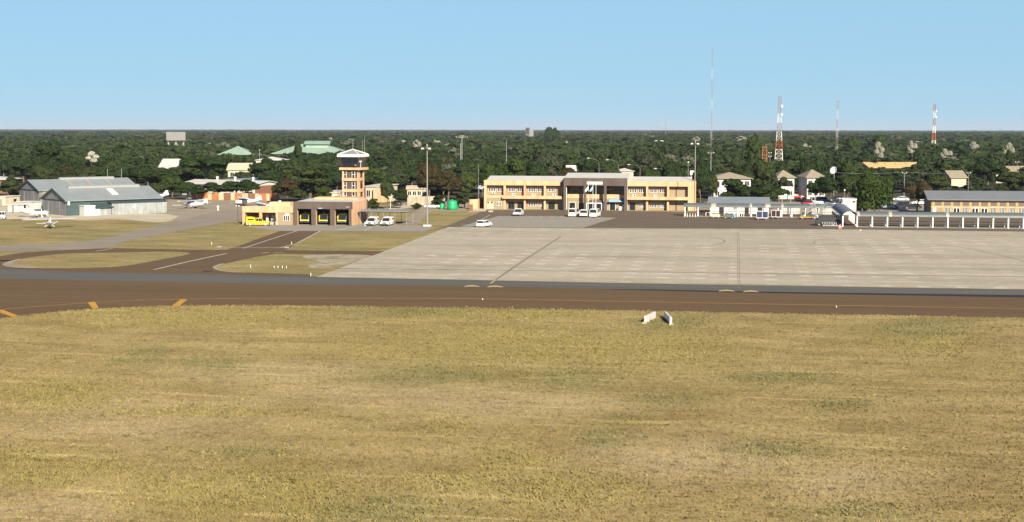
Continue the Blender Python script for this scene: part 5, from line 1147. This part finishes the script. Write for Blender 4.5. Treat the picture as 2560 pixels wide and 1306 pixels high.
def pole(label, px, base, top, r=.1, m_=GALV, arms=(), name='utility_pole', cat='pole', ball=False, D=None, kp=True):
    if D: base = 323+FPX*CAMZ/D
    p = G(px, base); h = Q(px, top, p.y)[1]; t = thing(name, label, cat, p)
    MB().cyl((0,0,0),(0,0,h),r,r*.7,8).build('pole_shaft', m_, t)
    for z, w in arms: MB().box(-w,w,-.07,.07,h-z-.06,h-z+.06).build('cross_arm', m_, t); MB().box(-w-.1,-w+.1,-.1,.1,h-z+.06,h-z+.3).box(w-.1,w+.1,-.1,.1,h-z+.06,h-z+.3).build('insulator', WHITE, t)
    if ball: MB().lathe([(0,h),(.2,h+.08),(.25,h+.25),(.2,h+.4),(0,h+.5)], n=10).build('globe', LAMPG, t)
    if kp: keep(px-3, top, px+3, min(base-30, top+45), p.y)
    return t, h
t, h = pole('grey double arm power pole standing above the trees between mast and terminal', 1155, 440, 342, .16, GALV, ((.3,2.6),)); pole('plain lower grey pole just left of the double arm power pole', 1151.5, 446, 358, .13)
pole('thin grey pole rising behind the pale flat roof left of the terminal', 1266, 460, 352, .09); pole('slim dark pole left of the terminal before the bright green tree', 1196, 505, 412, .06, GREYMET); pole('slim white globe lamp post behind the left wing of the terminal', 1397, 490, 405, .05, GALV, (), 'lamp_post', 'lamp post', True)
pole('white globe lamp post on the right wing roof line', 1719.5, 500, 408, .06, GALV, (), 'lamp_post', 'lamp post', True); pole('grey timber power pole right of the terminal among dark trees', 1776.5, 470, 381, .13, GALV, ((.3,1.0),))
pole('pole carrying the overhead wire left of the brown tree', 2259.5, 505, 432, .1, GREYMET, ((.2,.6),)); pole('pole carrying the overhead wire above the tan roof on the right', 2420, 488, 432, .1, GREYMET, ((.2,.6),)); pole('slim dark pole with small arms left of the striped lattice tower', 1923.5, 470, 381, .1, GREYMET, ((.3,.5),(1.6,.5)))
pole('globe lamp post in the car park before the big weeping tree', 2110.5, 520, 478, .05, GALV, (), 'lamp_post', 'lamp post', True); pole('globe lamp post before the big dark bush right of the departure building', 1947, 528, 494, .05, GALV, (), 'lamp_post', 'lamp post', True)
pole('white flag like post right of the billboard in the car park', 2008.5, 497, 469, .12, WHITE, (), 'post', 'post'); pole('slim dark lamp pole left of the garage openings', 595, 563, 516, .07, DSTEEL, ((.1,.3),)); pole('white lamp post with two arms on the gate road', 976, 530, 493, .06, WHITE, ((.1,.35),), 'lamp_post', 'lamp post')
pole('slim grey fence post by the gate road left of the light mast', 1016, 524, 512, .06, GREYMET); pole('thin pole behind the hangars at the far left', 10, 455, 414, .12, GALV); pole('grey pole behind the dark helicopter', 475.5, 500, 470, .07, GREYMET); pole('utility pole far right above the long brick hall', 2541, 470, 405, .1, GREYMET, ((.2,.6),)); pole('white globe lamp on a post among the trees right of the lodge', 649.5, 430, 377, .08, GALV, (), 'lamp_post', 'lamp post', True)
pole('thin pole in front of the big weeping tree', 1928, 505, 470, .06, GREYMET)
# overhead wire between the two poles at the right
P0, P1 = G(2259.5,505), G(2420,488); z0, z1 = Q(2259.5,430,P0.y)[1], Q(2420,430,P1.y)[1]
t = thing('overhead_wire', 'overhead wire strung along the trees above the long brick hall', 'wire', P0); mb = MB(tuple(P0)); pr = None; dv = P1-P0
for k in range(-10,25):
    f_ = k/10; fr_ = f_-math.floor(f_); q = P0+dv*f_+Vector((0,0,z0+(z1-z0)*f_-1.2*4*fr_*(1-fr_)*.4))
    if pr: mb.bar(pr, q, .05)
    pr = q
mb.build('wire_run', GREYMET, t)
# water tower, satellite dish, billboard
p = G(440, 400); t = thing('water_tower', 'large grey panelled steel water tank on concrete legs', 'water tower', p, math.radians(24)); Zt = lambda py: Q(440, py, p.y)[1]
z0, z1 = Zt(351), Zt(330.5); hw = 6.2
tk = MB().box(-hw,hw,-hw,hw,z0,z1); k_ = tk.build('tank', mat('tank_panels', (.20,.205,.21), .12, .6, .7), t)
rb = MB()
for q in range(7):
    v = -hw+2*hw*q/6; rb.box(v-.06,v+.06,-hw-.08,-hw,z0,z1).box(hw,hw+.08,v-.06,v+.06,z0,z1).box(-hw-.08,-hw,v-.06,v+.06,z0,z1)
for z in np.linspace(z0,z1,5): rb.box(-hw-.09,hw+.09,-hw-.09,-hw-.01,z-.06,z+.06).box(hw+.01,hw+.09,-hw,hw,z-.06,z+.06)
rb.build('rib', GREYMET, k_)
MB().box(-hw-.2,hw+.2,-hw-.2,hw+.2,z0-.5,z0).build('beam', DSTEEL, t)
for x in (-5,0,5):
    for y in (-5,0,5): MB().box(x-.4,x+.4,y-.4,y+.4,0,z0-.5).build('leg', PADC if y < 0 else GREYMET, t)
br = MB()
for x in (-5,0): br.bar((x,-5,0),(x+5,-5,z0-.6),.15).bar((x+5,-5,0),(x,-5,z0-.6),.15)
br.build('brace', GALV, t); keep(411,330,470,368,p.y)
p = G(2083, 490); t = thing('satellite_dish', 'big white satellite dish on a pole above the car park trees', 'satellite dish', p, math.radians(-35)); zc = Q(2083,427,p.y)[1]
MB().cyl((0,.3,0),(0,.3,zc-.2),.1,.08,8).build('pole', GALV, t)
d_ = MB().lathe([(0,0),(.5,.06),(.9,.22),(1.15,.45),(1.19,.45),(.92,.17),(.5,0),(0,-.06)], n=24).build('dish', WHITE, t, True); d_.rotation_euler = (math.radians(70),0,0); d_.location = (0,.2,zc)
f_ = MB(); f_.bar((0,0,zc-.9),(0,-1.1,zc+.3),.04); f_.cyl((0,-1.1,zc+.25),(0,-1.2,zc+.4),.12,.1,8); f_.build('feed_arm', GREYMET, t); keep(2074,416,2094,445,p.y)
p = G(1966, 507); t = thing('billboard', 'blank white billboard on posts at the back of the car park', 'billboard', p); zb_, zt_ = Q(1966,478,p.y)[1], Q(1966,467,p.y)[1]
MB().box(-1.5,1.5,-.1,.1,zb_,zt_).build('panel', WHITE, t); MB().box(-1.3,-1.1,.1,.25,0,zt_).build('post', GREYMET, t); MB().box(1.1,1.3,.1,.25,0,zt_).build('post', GREYMET, t); keep(1953,466,1980,480,p.y)
p = G(1733, 505); t = thing('roof_sign', 'white sign frame above the right end of the terminal', 'sign', p); zs0, zs1 = Q(1733,437,p.y)[1], Q(1733,427,p.y)[1]
MB().box(-1.0,-.3,-.1,.1,zs0,zs1).box(-.3,2.0,-.1,.1,zs1-.5,zs1).build('panel', WHITE, t); MB().cyl((-.7,.2,0),(-.7,.2,zs1),.08,None,6).build('post', WHITE, t)
# markers in the grass and on the taxiway
for i, (pa_, pb_, lab) in enumerate((((1613,809),(1637,795),'white concrete headwall slab in the mown grass, left of the pair'),((1677,812),(1663,795),'white concrete headwall slab in the mown grass, right of the pair'))):
    a, b = G(*pa_), G(*pb_); d = b-a; t = thing('headwall', lab, 'headwall', a, math.atan2(d.y,d.x), 'white headwalls in the mown grass'); Lh = d.length
    MB().ext([(0,.0),(Lh,.0),(Lh,.72),(0,.80)], -.12, .12, 'y').build('slab', mat('whitewashed_concrete', (.66,.64,.60), .14, 2.5, .8, streak=3), t)
    MB().box(-.55,-.02,-.22,.22,0,.16).build('footing', CREAM, t)
def stub_light(label, px, py, h, grp, m_=WHITE, name='marker_light'):
    p = G(px, py); t = thing(name, label, 'marker light', p, 0, grp)
    MB().lathe([(.09,0),(.09,.04),(.05,.05)], n=10).build('base', PADC, t); MB().cyl((0,0,.06),(0,0,h),.05,.04,8).build('stem', m_, t); MB().lathe([(.05,h-.02),(.06,h+.03),(.055,h+.1),(.02,h+.13)], n=10).build('lens', LAMPG, t)
stub_light('single white marker light on the yellow taxiway line below the parking line', 1206.5, 751, .12, None); stub_light('single white marker light on the yellow taxiway line at the far right', 2091, 770, .12, None)
for i, (x, y, lab) in enumerate(((529,613,'white marker post with dark bush at the left end of the stop bar'),(729,612,'white marker post beside the right end of the stop bar'),(626.5,671,'lone white marker post on the lower verge'),(777,692,'white marker post near the lower tip of the concrete apron'))):
    stub_light(lab, x, y, .42, None, WHITE, 'marker_post')
for i, x in enumerate((685.5,695,706,716)): stub_light('white marker post in the row of four on the lower verge, '+('leftmost','second from the left','third from the left','rightmost')[i], x, 671.5, .26, 'row of four marker posts', WHITE, 'marker_post')
for x, y in ((549,618.5),(717,620.5)):
    p = G(x,y); t = thing('edge_block', 'pale concrete block at the %s end of the stop bar' % ('left' if x < 600 else 'right'), 'block', p); MB().ext([(-.4,0),(.4,0),(.3,.22),(-.3,.22)], -.3, .3, 'y').build('block', PADC, t)
# ------------------------------------------------------------------ trees
LD = leaf_mat('dark_leaves', (.014,.032,.008), (.030,.055,.014), (.037,.064,.016))
LO = leaf_mat('olive_leaves', (.030,.045,.012), (.056,.074,.022), (.046,.068,.020))
LB = leaf_mat('bright_leaves', (.026,.050,.010), (.052,.088,.018), (.066,.088,.020))
LR = leaf_mat('rust_leaves', (.040,.032,.013), (.080,.050,.018), (.05,.044,.017))
LG = leaf_mat('grey_green_leaves', (.036,.048,.026), (.066,.080,.046), (.046,.060,.030))
LS = leaf_mat('silver_leaves', (.24,.245,.19), (.46,.46,.38), (.32,.32,.26))
LP = leaf_mat('pale_palm_leaves', (.42,.42,.35), (.66,.65,.56), (.5,.5,.42))
LW = leaf_mat('woodland_leaves', (.015,.033,.009), (.032,.057,.016), (.050,.074,.024), attr=True)
def leaf_quads(centers, radii, n, size, r, flat=1.0, down=0.0):
    """n leaf clumps scattered over lobes; returns (4n,3)"""
    k = r.integers(0, len(centers), n); d = r.normal(size=(n,3)); d[:,2] = np.where(d[:,2] < -.2, -d[:,2]*.6, d[:,2]); d /= np.linalg.norm(d,axis=1)[:,None]
    rr = radii[k]*(.55+.5*r.random(n)); P = centers[k]+d*rr[:,None]*np.array([1,1,flat]); P[:,2] -= down*r.random(n)**2*.3
    nr = d+r.normal(size=(n,3))*.38; nr /= np.linalg.norm(nr,axis=1)[:,None]
    a = np.cross(nr, r.normal(size=(n,3))); a /= np.linalg.norm(a,axis=1)[:,None]; b = np.cross(nr, a)
    s = size*(.5+.9*r.random(n))[:,None]; asp = (.5+.5*r.random(n))[:,None]
    if down: b = np.where(r.random((n,1)) < .6, np.array([0,0,-1.0]), b)
    j = lambda: (.75+.5*r.random((n,1)))
    return np.stack([P-a*s*j()-b*s*asp*j(), P+a*s*j()-b*s*asp*j(), P+a*s*j()+b*s*asp*j(), P-a*s*j()+b*s*asp*j()],1).reshape(-1,3)
def crown_pts(kind, r, n, size):
    if kind == 'flat': m, c, e, lr = 18, .70, (.35,.35,.13), (.11,.18)
    elif kind == 'tall': m, c, e, lr = 19, .58, (.24,.24,.29), (.12,.19)
    elif kind == 'weep': m, c, e, lr = 30, .62, (.36,.36,.30), (.10,.16)
    elif kind == 'bush': m, c, e, lr = 20, .44, (.34,.34,.34), (.12,.20)
    elif kind == 'palm': m, c, e, lr = 9, .72, (.24,.24,.18), (.09,.14)
    else: m, c, e, lr = 19, .60, (.31,.31,.24), (.13,.22)
    d = r.normal(size=(m,3)); d /= np.linalg.norm(d,axis=1)[:,None]; q = (.25+.75*r.random(m)**.5)[:,None]
    C = d*q*np.array(e); off = r.normal(size=3)*.04; C += off*np.array([1,1,.3]); C[:,2] += c
    R = lr[0]+(lr[1]-lr[0])*r.random(m)
    return leaf_quads(C, R, n, size, r, .75 if kind != 'tall' else 1.0, 1.0 if kind == 'weep' else 0.0), C
def trunk_mb(C, r, h0=.42, rad=.022):
    mb = MB(); lean = r.normal(size=2)*.03
    mb.cyl((0,0,-.02),(lean[0]*.5,lean[1]*.5,h0*.5),rad*1.3,rad,7).cyl((lean[0]*.5,lean[1]*.5,h0*.5),(lean[0],lean[1],h0),rad,rad*.75,7)
    for k in range(7):
        c = C[k*len(C)//7]; a = Vector((lean[0],lean[1],h0*(.7+.3*r.random()))); b = Vector(c); m_ = a.lerp(b,.5)+Vector((0,0,.03))
        mb.cyl(a, m_, rad*.6, rad*.4, 5).cyl(m_, b, rad*.4, rad*.12, 5)
    return mb
VAR = {}
for ki, (kind, nv) in enumerate((('round',4),('flat',4),('tall',3),('weep',1),('bush',3),('palm',2))):
    for v in range(nv):
        r = np.random.default_rng(100*ki+v+5)
        n = {'palm':2200,'bush':5500}.get(kind, 9000); P, C = crown_pts(kind, r, n, {'palm':.038,'weep':.022}.get(kind,.0235))
        cm = npmesh('crown', P, np.arange(len(P)).reshape(-1,4), LD)
        tb = trunk_mb(C, r, {'flat':.5,'palm':.62,'bush':.25}.get(kind,.4), .016 if kind == 'palm' else .022)
        tm = bpy.data.meshes.new('trunk'); tm.from_pydata(tb.v, [], tb.f); tm.materials.append(BARK)
        VAR.setdefault(kind, []).append((cm, tm))
NTREE = 0
def tree(x, y, w, h, kind, lm, label, rz=None, group=None, name='tree', cat='tree', vi=None):
    global NTREE; NTREE += 1
    t = thing(name, label, cat, (x,y,0), random.random()*6.28 if rz is None else rz, group); t.scale = (w,w,h)
    cm, tm = VAR[kind][random.randrange(len(VAR[kind])) if vi is None else vi]
    c = bpy.data.objects.new('crown', cm); COL.objects.link(c); c.parent = t; c.material_slots[0].link = 'OBJECT'; c.material_slots[0].material = lm
    k = bpy.data.objects.new('trunk', tm); COL.objects.link(k); k.parent = t
    return t
PLACED = []
def tree_px(px, base, top, wpx, kind, lm, label, cat='tree', name='tree'):
    p = G(px, base); s = ppm(p); h = Q(px, top, p.y)[1]*1.04; w = wpx/s*1.08; h *= 1.15 if kind == 'bush' else 1
    if kind == 'bush': name, cat = 'shrub', 'shrub'
    tree(p.x, p.y, w, h, kind, lm, label, None, None, name, cat); PLACED.append((p.x, p.y, w*.32))
for a in (
 (512,482,384,158,'flat',LD,'huge dark spreading tree above the middle of the warehouse'),(430,493,440,66,'round',LB,'mid green round tree left of the warehouse beside the hangar'),(395,497,455,60,'round',LO,'olive tree directly behind the right end of the rear hangar'),
 (618,495,450,66,'round',LD,'small domed dark tree before the warehouse wall'),(548,499,452,84,'round',LD,'dark domed tree in front of the middle of the warehouse'),(498,500,462,66,'round',LD,'low dark tree before the left half of the warehouse'),
 (772,507,410,165,'round',LO,'big domed olive tree left of the control tower'),(722,511,448,72,'round',LR,'rust tinged tree at the left foot of the big domed tree'),(808,513,464,62,'tall',LB,'bright green slim tree under the big domed tree by the tower'),
 (752,512,470,60,'round',LO,'low olive tree behind the garage roof'),(842,500,420,70,'round',LD,'dark tree touching the left side of the control tower'),
 (588,499,450,74,'round',LD,'dark domed tree before the right half of the warehouse wall'),(466,500,456,58,'round',LD,'dark domed tree at the left corner of the warehouse'),(694,508,446,64,'round',LO,'olive domed tree before the brick end of the warehouse'),(655,478,392,74,'round',LD,'dark round tree below the white roofed hall'),(745,455,364,40,'tall',LD,'dark spiky upright tree before the green hotel roof'),(795,455,381,80,'round',LD,'dark rounded tree covering the front of the green hotel roof'),
 (231,436,380,50,'palm',LP,'pale silvery fan palm standing out of the dark wood behind the hangars'),(120,448,348,90,'tall',LD,'tall dull dark tree behind the rear hangar at the left'),(60,470,395,100,'flat',LD,'broad dark tree behind the left end of the rear hangar'),
 (20,505,440,60,'round',LO,'olive tree by the cream gate house at the left edge'),(45,500,468,46,'bush',LG,'grey green shrub behind the cream gate house'),
 (930,527,496,44,'bush',LB,'bright green clipped round shrub behind the carport'),(968,524,452,50,'tall',LO,'olive upright tree right of the cream office'),(1000,522,468,46,'round',LD,'dark round tree at the gate road left of the boundary wall'),
 (990,490,418,84,'round',LG,'grey green domed tree between control tower and light mast'),(1070,507,408,80,'round',LR,'orange brown topped tree directly behind the light mast'),(1120,506,428,90,'round',LR,'rust topped broad tree right of the light mast'),
 (1100,521,487,48,'bush',LD,'dark green shrub left of the large green water tank'),(1162,521,482,60,'bush',LO,'olive shrub right of the large green water tank'),(1042,524,508,30,'bush',LD,'low dark shrub at the edge of the gate road'),
 (1170,503,425,70,'tall',LB,'bright green tree left of the terminal end'),(1225,500,405,80,'round',LB,'bright green tree rising behind the left end of the terminal'),(1285,498,398,80,'tall',LB,'tall bright green tree behind the left wing of the terminal'),
 (1365,492,366,100,'tall',LG,'tall grey green gum tree standing above the left wing of the terminal'),(1340,496,400,70,'tall',LD,'dark dense tree left of the tall gum tree'),(1420,485,420,50,'round',LR,'brownish tree between gum tree and central hall roof'),
 (1520,488,405,80,'round',LO,'olive domed tree behind the central hall roof'),(1625,494,418,62,'round',LB,'green domed tree behind the right wing of the terminal'),(1690,500,400,80,'round',LD,'dark tree behind the right end of the terminal roof'),
 (1612,470,372,70,'tall',LG,'grey tree with bare pale limbs above the right wing of the terminal'),(1752,515,405,56,'tall',LD,'dark narrow tree right of the terminal end'),(1778,510,440,46,'tall',LO,'olive tree left of the white apartment house'),
 (1885,440,334,52,'tall',LB,'tall light green tree beside the short orange tower'),(1905,505,400,84,'tall',LO,'tall yellow olive tree between the apartment houses'),(1850,519,448,120,'bush',LD,'wide dark green domed shrub behind the departure building'),(1920,525,455,100,'round',LD,'dark tree hiding the right end of the departure building'),
 (1969,504,437,46,'round',LG,'grey green mottled tree before the house behind the billboard'),(1948,500,446,40,'round',LD,'dark tree left of the billboard'),(2050,504,442,44,'tall',LD,'dark pointed tree before the right half of the tall white house'),(2064,503,452,44,'round',LD,'dark tree right of the tall white house front'),(2040,505,452,50,'round',LD,'dark tree at the corner of the tall white house'),(2075,510,438,70,'round',LD,'dark tree under the satellite dish'),(2120,518,430,80,'round',LO,'mottled olive tree right of the satellite dish'),
 (2188,535,428,112,'weep',LB,'large weeping green tree behind the right walkway'),(2165,538,503,34,'tall',LB,'small young green tree before the large weeping tree'),(2292,530,446,80,'round',LR,'dark brown leaved tree left of the long brick hall'),(2345,500,440,80,'round',LO,'olive tree above the left end of the long brick hall'),
 (2465,486,400,120,'flat',LD,'wide dark tree above the middle of the long brick hall'),(2530,490,430,90,'round',LO,'olive tree above the right part of the long brick hall'),(2195,440,356,44,'palm',LS,'pale flowering palm above the yellow warehouse roof'),(2130,410,336,36,'tall',LB,'light green tree top right of the slim faded mast'),(2200,405,336,70,'round',LB,'broad yellowish green tree above the yellow warehouse'),
 (2365,440,372,44,'palm',LS,'silvery fan palm above the tan house roof'),(2520,438,360,40,'palm',LS,'silvery fan palm near the right edge of the wood'),(1215,395,352,60,'round',LR,'orange brown tree right of the double arm power pole'),(955,430,380,120,'flat',LD,'broad dark tree behind the right side of the control tower')):
    tree_px(*a)
tree_px(1372, 367, 318.5, 26, 'round', LD, 'dark tall tree breaking the far horizon left of its twin near the dark tower block'); tree_px(1392, 367, 317.5, 22, 'round', LD, 'dark tall tree breaking the far horizon, right one of the pair')
for i, a in enumerate(((1118,392,358,30),(1040,398,350,34),(1092,382,350,30),(1160,360,338,34),(825,370,345,30),(1010,380,350,24),(2015,398,356,32),(1850,372,340,40),(2280,430,352,36),(2440,405,350,40),(160,360,344,50),(1740,372,342,30))):
    tree_px(*a, 'palm' if i % 3 else 'round', LS, 'pale silvery tree standing out of the wood, number %s counted among the pale crowns from its column' % i if False else ('pale silvery crown in the far wood '+('left of the light mast','behind the control tower mast','above the pale roof by the light mast','behind the double arm pole','above the green hotel roof','right of the tower aerials','left of the slim faded mast','beside the tall light green tree','above the yellow warehouse','under the furthest right tower','on the left under the horizon','right of the very tall mast')[i]))
keep(216,382,246,412,G(231,436).y)
TAPX = np.array([-700,0,60,420,480,700,850,920,1000,1200,1210,1740,1760,1800,1960,2120,2300,2560,3300]); TAPY = np.array([490,500,480,482,483,488,498,500,503,499,486,496,502,494,487,492,497,494,490])
CLEAR = [(1940,2310,486,540)]
def blocked(x, y, w, h):
    P = Vector((x,y,0)); px, py = proj(P); s = ppm(P)
    if py > np.interp(px, TAPX, TAPY): return None
    for a,b,c,d in CLEAR:
        if a < px < b and c < py < d: return None
    for a,b,c,d in FOOT:
        if a-w*.25 < x < b+w*.25 and c-w*.25 < y < d+w*.25: return None
    tp = proj(P+Vector((0,0,h)))[1]; hw = w*s*.46
    for x0,y0,x1,y1,D in KEEP:
        if y < D-1 and px+hw > x0 and px-hw < x1 and tp < y1-(y1-y0)*.22: return None
    for qx,qy,qr in PLACED:
        if (qx-x)**2+(qy-y)**2 < (qr+w*.22)**2: return None
    return px, py, tp
ZN = ((250,'in the wood behind the hangars'),(455,'in the wood behind the right half of the hangars'),(700,'in the wood around the white warehouse'),(920,'in the wood around the control tower'),(1210,'in the wood between control tower and terminal'),(1480,'in the wood behind the left half of the terminal'),(1750,'in the wood behind the right half of the terminal'),(2100,'in the wood around the white apartment houses'),(2320,'in the wood behind the weeping tree'),(9999,'in the wood behind the long brick hall'))
KN = {'round':'domed','flat':'flat topped spreading','tall':'upright','bush':'low'}
MN = {LD.name:'dark green',LO.name:'olive green',LB.name:'bright green',LR.name:'rust brown',LG.name:'grey green'}
cand = []
yv = 395.0
while yv < 760:
    sp = 8.2+(yv-395)*.010
    for xv in np.arange(-.62*yv, .36*yv, sp):
        cand.append((xv+rng.uniform(-.42,.42)*sp, yv+rng.uniform(-.42,.42)*sp))
    yv += sp
cand.sort(key=lambda c: c[1]-.15*c[0]*0)
WOOD = []; indiv = 0
LIM = 300-NTREE
for x, y in cand:
    kind = random.choices(('round','flat','tall','bush'), (.46,.3,.14,.10))[0]
    w = random.uniform(8.5,12.5)*random.choice((1,1,1.35)) if kind != 'tall' else random.uniform(6.5,9); w *= 1.15 if kind == 'flat' else 1
    h = {'round':random.uniform(6.5,10.5),'flat':random.uniform(6.0,9.0),'tall':random.uniform(8.5,12.5),'bush':random.uniform(2.5,4.0)}[kind]
    if kind == 'bush': w = random.uniform(4,6.5)
    b = blocked(x, y, w, h)
    if b is None:
        w *= .55; h *= .45; b = blocked(x, y, w, h)
        if b is None: continue
        kind = 'bush'
    if indiv < LIM and -40 < b[0] < 2600:
        lm = random.choices((LD,LO,LB,LR,LG), (.56,.26,.07,.03,.08))[0]
        zone = next(z for q, z in ZN if b[0] < q)
        lab = '%s %s %s %s' % (MN[lm.name], KN[kind], 'shrub' if kind == 'bush' else 'tree', zone)
        tree(x, y, w, h, kind, lm, lab, None, lab+' group', 'shrub' if kind == 'bush' else 'tree', 'shrub' if kind == 'bush' else 'tree'); indiv += 1
    else: WOOD.append((x, y, w, h, 0))
# the rest of the wood, out to the horizon, as one mass
def belt(y0, y1, s0, s1, lod, jit=.48):
    yv = y0
    while yv < y1:
        sp = s0+(s1-s0)*(yv-y0)/(y1-y0)
        for xv in np.arange(-.64*yv, .40*yv, sp):
            x, y = xv+rng.uniform(-jit,jit)*sp, yv+rng.uniform(-jit,jit)*sp
            w = rng.uniform(10,15)*(1.0 if rng.random() < .6 else 1.6)*max(1, sp/15*.95); h = rng.uniform(6.0,10.5)*(1+.25*(rng.random() < .05))
            if lod < 3:
                P = Vector((x,y,0)); px, py = proj(P); s = ppm(P); hw = w*s*.45; tp = proj(P+Vector((0,0,h)))[1]
                if any(y < D-1 and px+hw > a and px-hw < c and tp < d-(d-b)*.22 for a,b,c,d,D in KEEP if D > y0): continue
            WOOD.append((x, y, w, h, lod))
        yv += sp
belt(760, 1500, 11.5, 14, 1); belt(1500, 3400, 16, 26, 2); belt(3400, 9000, 40, 75, 3); belt(9000, 17000, 80, 110, 3)
TPL = {}
for lod, (n, sz) in enumerate(((1100,.044),(120,.12),(46,.17),(26,.22))):
    for k in range(5):
        r = np.random.default_rng(900+10*lod+k); TPL[lod,k] = crown_pts(('round','flat','round','tall','flat')[k], r, n, sz)[0]
Vs, Ts = [], []
for x, y, w, h, lod in WOOD:
    T = TPL[lod, rng.integers(0,5)]; an = rng.random()*6.28; c, s = math.cos(an), math.sin(an)
    Vs.append(np.stack([x+w*(T[:,0]*c-T[:,1]*s), y+w*(T[:,0]*s+T[:,1]*c), h*T[:,2]], -1)); tn = rng.random(3); tn[0] = .35*tn[0]+.65*(.5+.5*math.sin(x*.021+2*math.sin(y*.013))*math.sin(y*.024+x*.006)); Ts.append(np.tile(tn, (len(T),1)))
V = np.concatenate(Vs); me = npmesh('woodland', V, np.arange(len(V)).reshape(-1,4), LW)
at = me.attributes.new('tone', 'FLOAT_VECTOR', 'POINT'); at.data.foreach_set('vector', np.concatenate(Ts).astype(np.float32).ravel())
o = bpy.data.objects.new('woodland', me); COL.objects.link(o); tag(o, 'dense dark bushland of countless trees running out to the horizon', 'woodland', None, 'stuff')
print('trees', NTREE, 'wood', len(WOOD), 'quads', len(V)//4)
# ------------------------------------------------------------------ light, sky, air
EL, AZ = math.radians(27), math.radians(152)
sv = Vector((math.sin(AZ)*math.cos(EL), math.cos(AZ)*math.cos(EL), math.sin(EL)))
sl = bpy.data.lights.new('sun', 'SUN'); sl.energy = 4.8; sl.angle = math.radians(.53); sl.color = (1,.88,.69)
so = bpy.data.objects.new('sun', sl); COL.objects.link(so); so.rotation_euler = (-sv).to_track_quat('-Z','Y').to_euler(); so.location = (60,-40,80)
wd = bpy.data.worlds.new('World'); SC.world = wd; wd.use_nodes = True; nt = wd.node_tree; bg = nt.nodes['Background']
sky = nt.nodes.new('ShaderNodeTexSky'); sky.sky_type = 'NISHITA'; sky.sun_disc = False; sky.sun_elevation = EL; sky.sun_rotation = AZ
sky.altitude = 900; sky.air_density = .8; sky.dust_density = 0; sky.ozone_density = 4
mx = nt.nodes.new('ShaderNodeMix'); mx.data_type = 'RGBA'; mx.blend_type = 'MULTIPLY'; mx.inputs[0].default_value = 1; L(nt, sky.outputs[0], mx.inputs[6]); mx.inputs[7].default_value = (.75,.93,1.12,1)
m2 = nt.nodes.new('ShaderNodeMix'); m2.data_type = 'RGBA'; sx = nt.nodes.new('ShaderNodeSeparateXYZ'); L(nt, nt.nodes.new('ShaderNodeTexCoord').outputs['Generated'], sx.inputs[0]); L(nt, ramp(nt, sx.outputs[2], .09, .17, (.84,.84,.84,1), (0,0,0,1)), m2.inputs[0]); L(nt, mx.outputs[2], m2.inputs[6]); m2.inputs[7].default_value = (3.56,6.05,7.8,1); L(nt, m2.outputs[2], bg.inputs[0]); bg.inputs[1].default_value = .055
hz = bpy.data.materials.new('haze_air'); nt = nodes(hz); nt.nodes.remove(bsdf(nt)); pv = nt.nodes.new('ShaderNodeVolumePrincipled')
pv.inputs['Color'].default_value = (.80,.88,1,1); pv.inputs['Density'].default_value = 3.8e-5; pv.inputs['Anisotropy'].default_value = .0
L(nt, pv.outputs[0], nt.nodes['Material Output'].inputs['Volume'])
tag(MB().box(-15500,15500,-260,26000,-1,100).build('haze', hz), 'thin pale blue air between the airfield and the horizon', 'haze', None, 'stuff')
SC.view_settings.view_transform = 'Standard'; SC.view_settings.look = 'None'; SC.view_settings.exposure = .92; SC.view_settings.gamma = 1
SC.cycles.max_bounces = 5; SC.cycles.diffuse_bounces = 1; SC.cycles.volume_bounces = 0; SC.cycles.use_denoising = True
